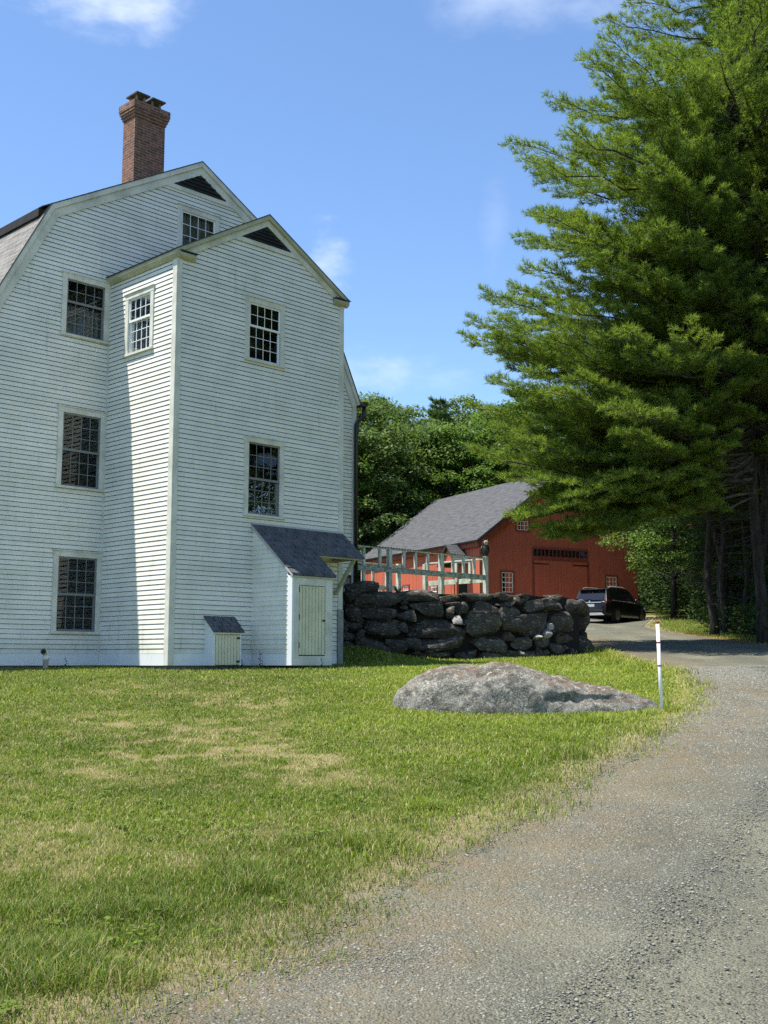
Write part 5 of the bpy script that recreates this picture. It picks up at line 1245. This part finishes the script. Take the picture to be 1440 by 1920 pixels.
gs_ = raw_mesh('grass', np.vstack(Vs), np.vstack(Fs), M['blade'], rnd=np.concatenate(Rs), dry=np.concatenate(Ds)); tag(gs_, 'mown lawn grass, yellowing in patches and thinning out at the gravel', 'grass', kind='stuff')
# broad leaved clover and plantain among the blades
n = 5200; x = r.uniform(-7, 6, n); y = 4.5 + 14*r.random(n)**1.3; P = np.stack([x, y], 1)
keep = (road_sd(P) > .5) & (np.abs(x) < .36*y + 1) & (vnoise(x, y, 1.5, 51) > .45) & ~house_clear(P) & (((x - BO.x)/1.8)**2 + ((y - BO.y)/.9)**2 > 1)
x, y = x[keep], y[keep]; n = len(x); per = 6; ph = r.random((n, 1))*6.28 + np.arange(per)[None]*1.05; rad = (.012 + .03*r.random((n, per)))
p = np.stack([x[:, None] + np.cos(ph)*rad, y[:, None] + np.sin(ph)*rad, ground_z(x, y)[:, None] + .028 + .025*r.random((n, per))], -1)
nrm = norm(r.normal(size=(n, per, 3))*.35 + np.array([0, 0, 1])); a1 = np.stack([np.cos(ph), np.sin(ph), 0*ph], -1); a2 = np.cross(nrm, a1); s_ = .022 + .02*r.random((n, per, 1))
q = np.stack([p - a1*s_*.5, p - a2*s_*.42, p + a1*s_*.5, p + a2*s_*.42], 2).reshape(-1, 3)
cv = raw_mesh('clover', q, np.arange(len(q)).reshape(-1, 4), M['blade'], rnd=np.repeat(np.clip(.25 + .25*r.random(n*per), 0, 1), 4), dry=np.zeros(n*per*4)); tag(cv, 'small clover leaves spread through the lawn', 'clover', kind='stuff')

# weeds growing against the house
def weed(u, v, hh, label, off=0):
    b = hw(u, v); z = gz(b.x, b.y); th = MB(); rr = random.Random(int(u*100)); L_ = MB()
    th.tube([(0, 0, 0), (.01, 0, hh*.5), (-.01, .01, hh)], [.006, .005, .003], 5)
    for k in range(int(hh*34)):
        zz = hh*(.08 + .9*k/(hh*34)); a = k*2.4; l = .11*(1 - .65*zz/hh)*rr.uniform(.7, 1.2); d = Vector((math.cos(a), math.sin(a), .45)); s = Vector((-d.y, d.x, 0))*.018
        p = Vector((0, 0, zz)); L_.face([p, p + d*l*.5 + s, p + d*l, p + d*l*.5 - s])
    o = thing('weed', label, 'weed', (b.x, b.y, z), 0, 'weeds along the house wall'); th.build('stem', M['weed'], o); L_.build('leaves', M['weed'], o, recalc=False)
weed(2.0, -.42, .42, 'tall weed by the left side of the bulkhead'); weed(1.78, -.1, .22, 'low weed between the hatch box and the bulkhead')
weed(-.9, L - .2, .26, 'small weed on the lawn under the lowest gable window'); weed(2.75, -1.5, .26, 'thin weed before the bulkhead door'); weed(1.42, -.42, .16, 'tiny weed in front of the hatch door')
def tuft(u, v, label):
    b = hw(u, v); z = gz(b.x, b.y); t = MB(); rr = random.Random(int(u*50))
    for k in range(26):
        a = rr.uniform(0, 6.28); l = rr.uniform(.15, .36); d = Vector((math.cos(a)*.5, math.sin(a)*.5, 1)).normalized(); s = Vector((-d.y, d.x, 0)).normalized()*.012
        t.face([s, -s, d*l*.7 - s*.7, d*l + Vector((d.x, d.y, 0))*.1*l, d*l*.7 + s*.7])
    o = t.build('grass_tuft', M['weed'], None, recalc=False); o.location = (b.x, b.y, z); tag(o, label, 'grass tuft', 'tufts on the stone wall')
tuft(8.9, 2.2, 'green tuft on the wall by the first railing post'); tuft(12.4, 2.25, 'pale tuft growing on the wall left of the owl post')

# ------------------------------------------------------------------ sky and sun
to_sun = (HX*-1.0 + HY*.543 + Vector((0, 0, 2.8))).normalized()
sun_d = bpy.data.lights.new('sun', 'SUN'); sun = bpy.data.objects.new('sun', sun_d); COL.objects.link(sun)
sun.rotation_euler = to_sun.to_track_quat('Z', 'Y').to_euler(); sun.location = (-20, -10, 40)
sun_d.energy = 4.6; sun_d.angle = R(.53); sun_d.color = (1.0, .945, .855)
w = bpy.data.worlds.new('World'); sc.world = w; w.use_nodes = True; nt = w.node_tree; nt.nodes.clear()
out = nt.nodes.new('ShaderNodeOutputWorld'); bg = nt.nodes.new('ShaderNodeBackground'); sky = nt.nodes.new('ShaderNodeTexSky')
sky.sky_type = 'NISHITA'; sky.sun_disc = False; sky.sun_elevation = math.asin(to_sun.z); sky.sun_rotation = math.atan2(to_sun.x, to_sun.y)
sky.air_density = 1.0; sky.dust_density = .25; sky.ozone_density = 3.2; sky.altitude = 200
bg.inputs['Strength'].default_value = .12
tc = nt.nodes.new('ShaderNodeTexCoord')
def wn(t, **k):
    nd = nt.nodes.new(t)
    for a, b in k.items(): setattr(nd, a, b)
    return nd
def wl(a, b): nt.links.new(a, b)
def cloud(direction, size, dens, sx=(1, 1, 1), scale=9):
    d = wn('ShaderNodeVectorMath', operation='SUBTRACT'); wl(tc.outputs['Generated'], d.inputs[0]); d.inputs[1].default_value = direction
    m = wn('ShaderNodeVectorMath', operation='MULTIPLY'); wl(d.outputs[0], m.inputs[0]); m.inputs[1].default_value = sx
    ln = wn('ShaderNodeVectorMath', operation='LENGTH'); wl(m.outputs[0], ln.inputs[0])
    mr = wn('ShaderNodeMapRange', interpolation_type='SMOOTHSTEP'); wl(ln.outputs['Value'], mr.inputs[0]); mr.inputs[1].default_value = size; mr.inputs[2].default_value = 0; mr.inputs[3].default_value = 0; mr.inputs[4].default_value = 1
    ns = wn('ShaderNodeTexNoise'); ns.inputs['Scale'].default_value = scale; ns.inputs['Detail'].default_value = 7; ns.inputs['Roughness'].default_value = .58
    st_ = wn('ShaderNodeVectorMath', operation='MULTIPLY'); wl(tc.outputs['Generated'], st_.inputs[0]); st_.inputs[1].default_value = (1, 1, 2.0); wl(st_.outputs[0], ns.inputs['Vector'])
    ad = wn('ShaderNodeMath', operation='MULTIPLY_ADD'); wl(ns.outputs['Fac'], ad.inputs[0]); ad.inputs[1].default_value = 1.6; ad.inputs[2].default_value = -1.0
    sm = wn('ShaderNodeMath', operation='ADD'); wl(ad.outputs[0], sm.inputs[0]); wl(mr.outputs[0], sm.inputs[1])
    cl = wn('ShaderNodeMapRange', interpolation_type='SMOOTHSTEP'); wl(sm.outputs[0], cl.inputs[0]); cl.inputs[1].default_value = .35; cl.inputs[2].default_value = 1.15; cl.inputs[3].default_value = 0; cl.inputs[4].default_value = dens
    return cl.outputs[0]
def dirv(u, v): p = at(u, v, 1) - Vector((0, 0, EYE)); return tuple(p.normalized())
cs = [cloud(dirv(135, -30), .16, .85, (1, 1, 2.0), 10), cloud(dirv(1030, -60), .24, .5, (.8, 1, 2.6), 8), cloud(dirv(690, 690), .13, .45, (1, 1, 2.4), 14), cloud(dirv(610, 490), .06, .5, (1.2, 1, 1), 18), cloud(dirv(925, 450), .10, .17, (2.6, 1, 1), 9), cloud(dirv(830, 715), .09, .35, (1, 1, 3), 12)]
acc = cs[0]
for c in cs[1:]:
    mxn = wn('ShaderNodeMath', operation='MAXIMUM'); wl(acc, mxn.inputs[0]); wl(c, mxn.inputs[1]); acc = mxn.outputs[0]
mx = wn('ShaderNodeMix', data_type='RGBA'); wl(acc, mx.inputs[0]); tint = wn('ShaderNodeMix', data_type='RGBA', blend_type='MULTIPLY'); tint.inputs[0].default_value = 1; tint.inputs[7].default_value = (.90, .985, 1.06, 1); wl(sky.outputs[0], tint.inputs[6]); wl(tint.outputs[2], mx.inputs[6]); mx.inputs[7].default_value = (5.2, 5.6, 6.4, 1)
wl(mx.outputs[2], bg.inputs['Color']); wl(bg.outputs[0], out.inputs['Surface'])

# ------------------------------------------------------------------ render settings
sc.render.engine = 'CYCLES'; sc.view_settings.view_transform = 'Standard'; sc.view_settings.look = 'None'; sc.view_settings.gamma = 1
sc.view_settings.exposure = 0.9
cy_ = sc.cycles; cy_.max_bounces = 8; cy_.diffuse_bounces = 3; cy_.glossy_bounces = 3; cy_.transmission_bounces = 4; cy_.transparent_max_bounces = 8
cy_.use_denoising = False; cy_.denoiser = 'OPENIMAGEDENOISE'; cy_.denoising_input_passes = 'RGB_ALBEDO_NORMAL'; cy_.denoising_prefilter = 'ACCURATE'; cy_.sample_clamp_indirect = 6
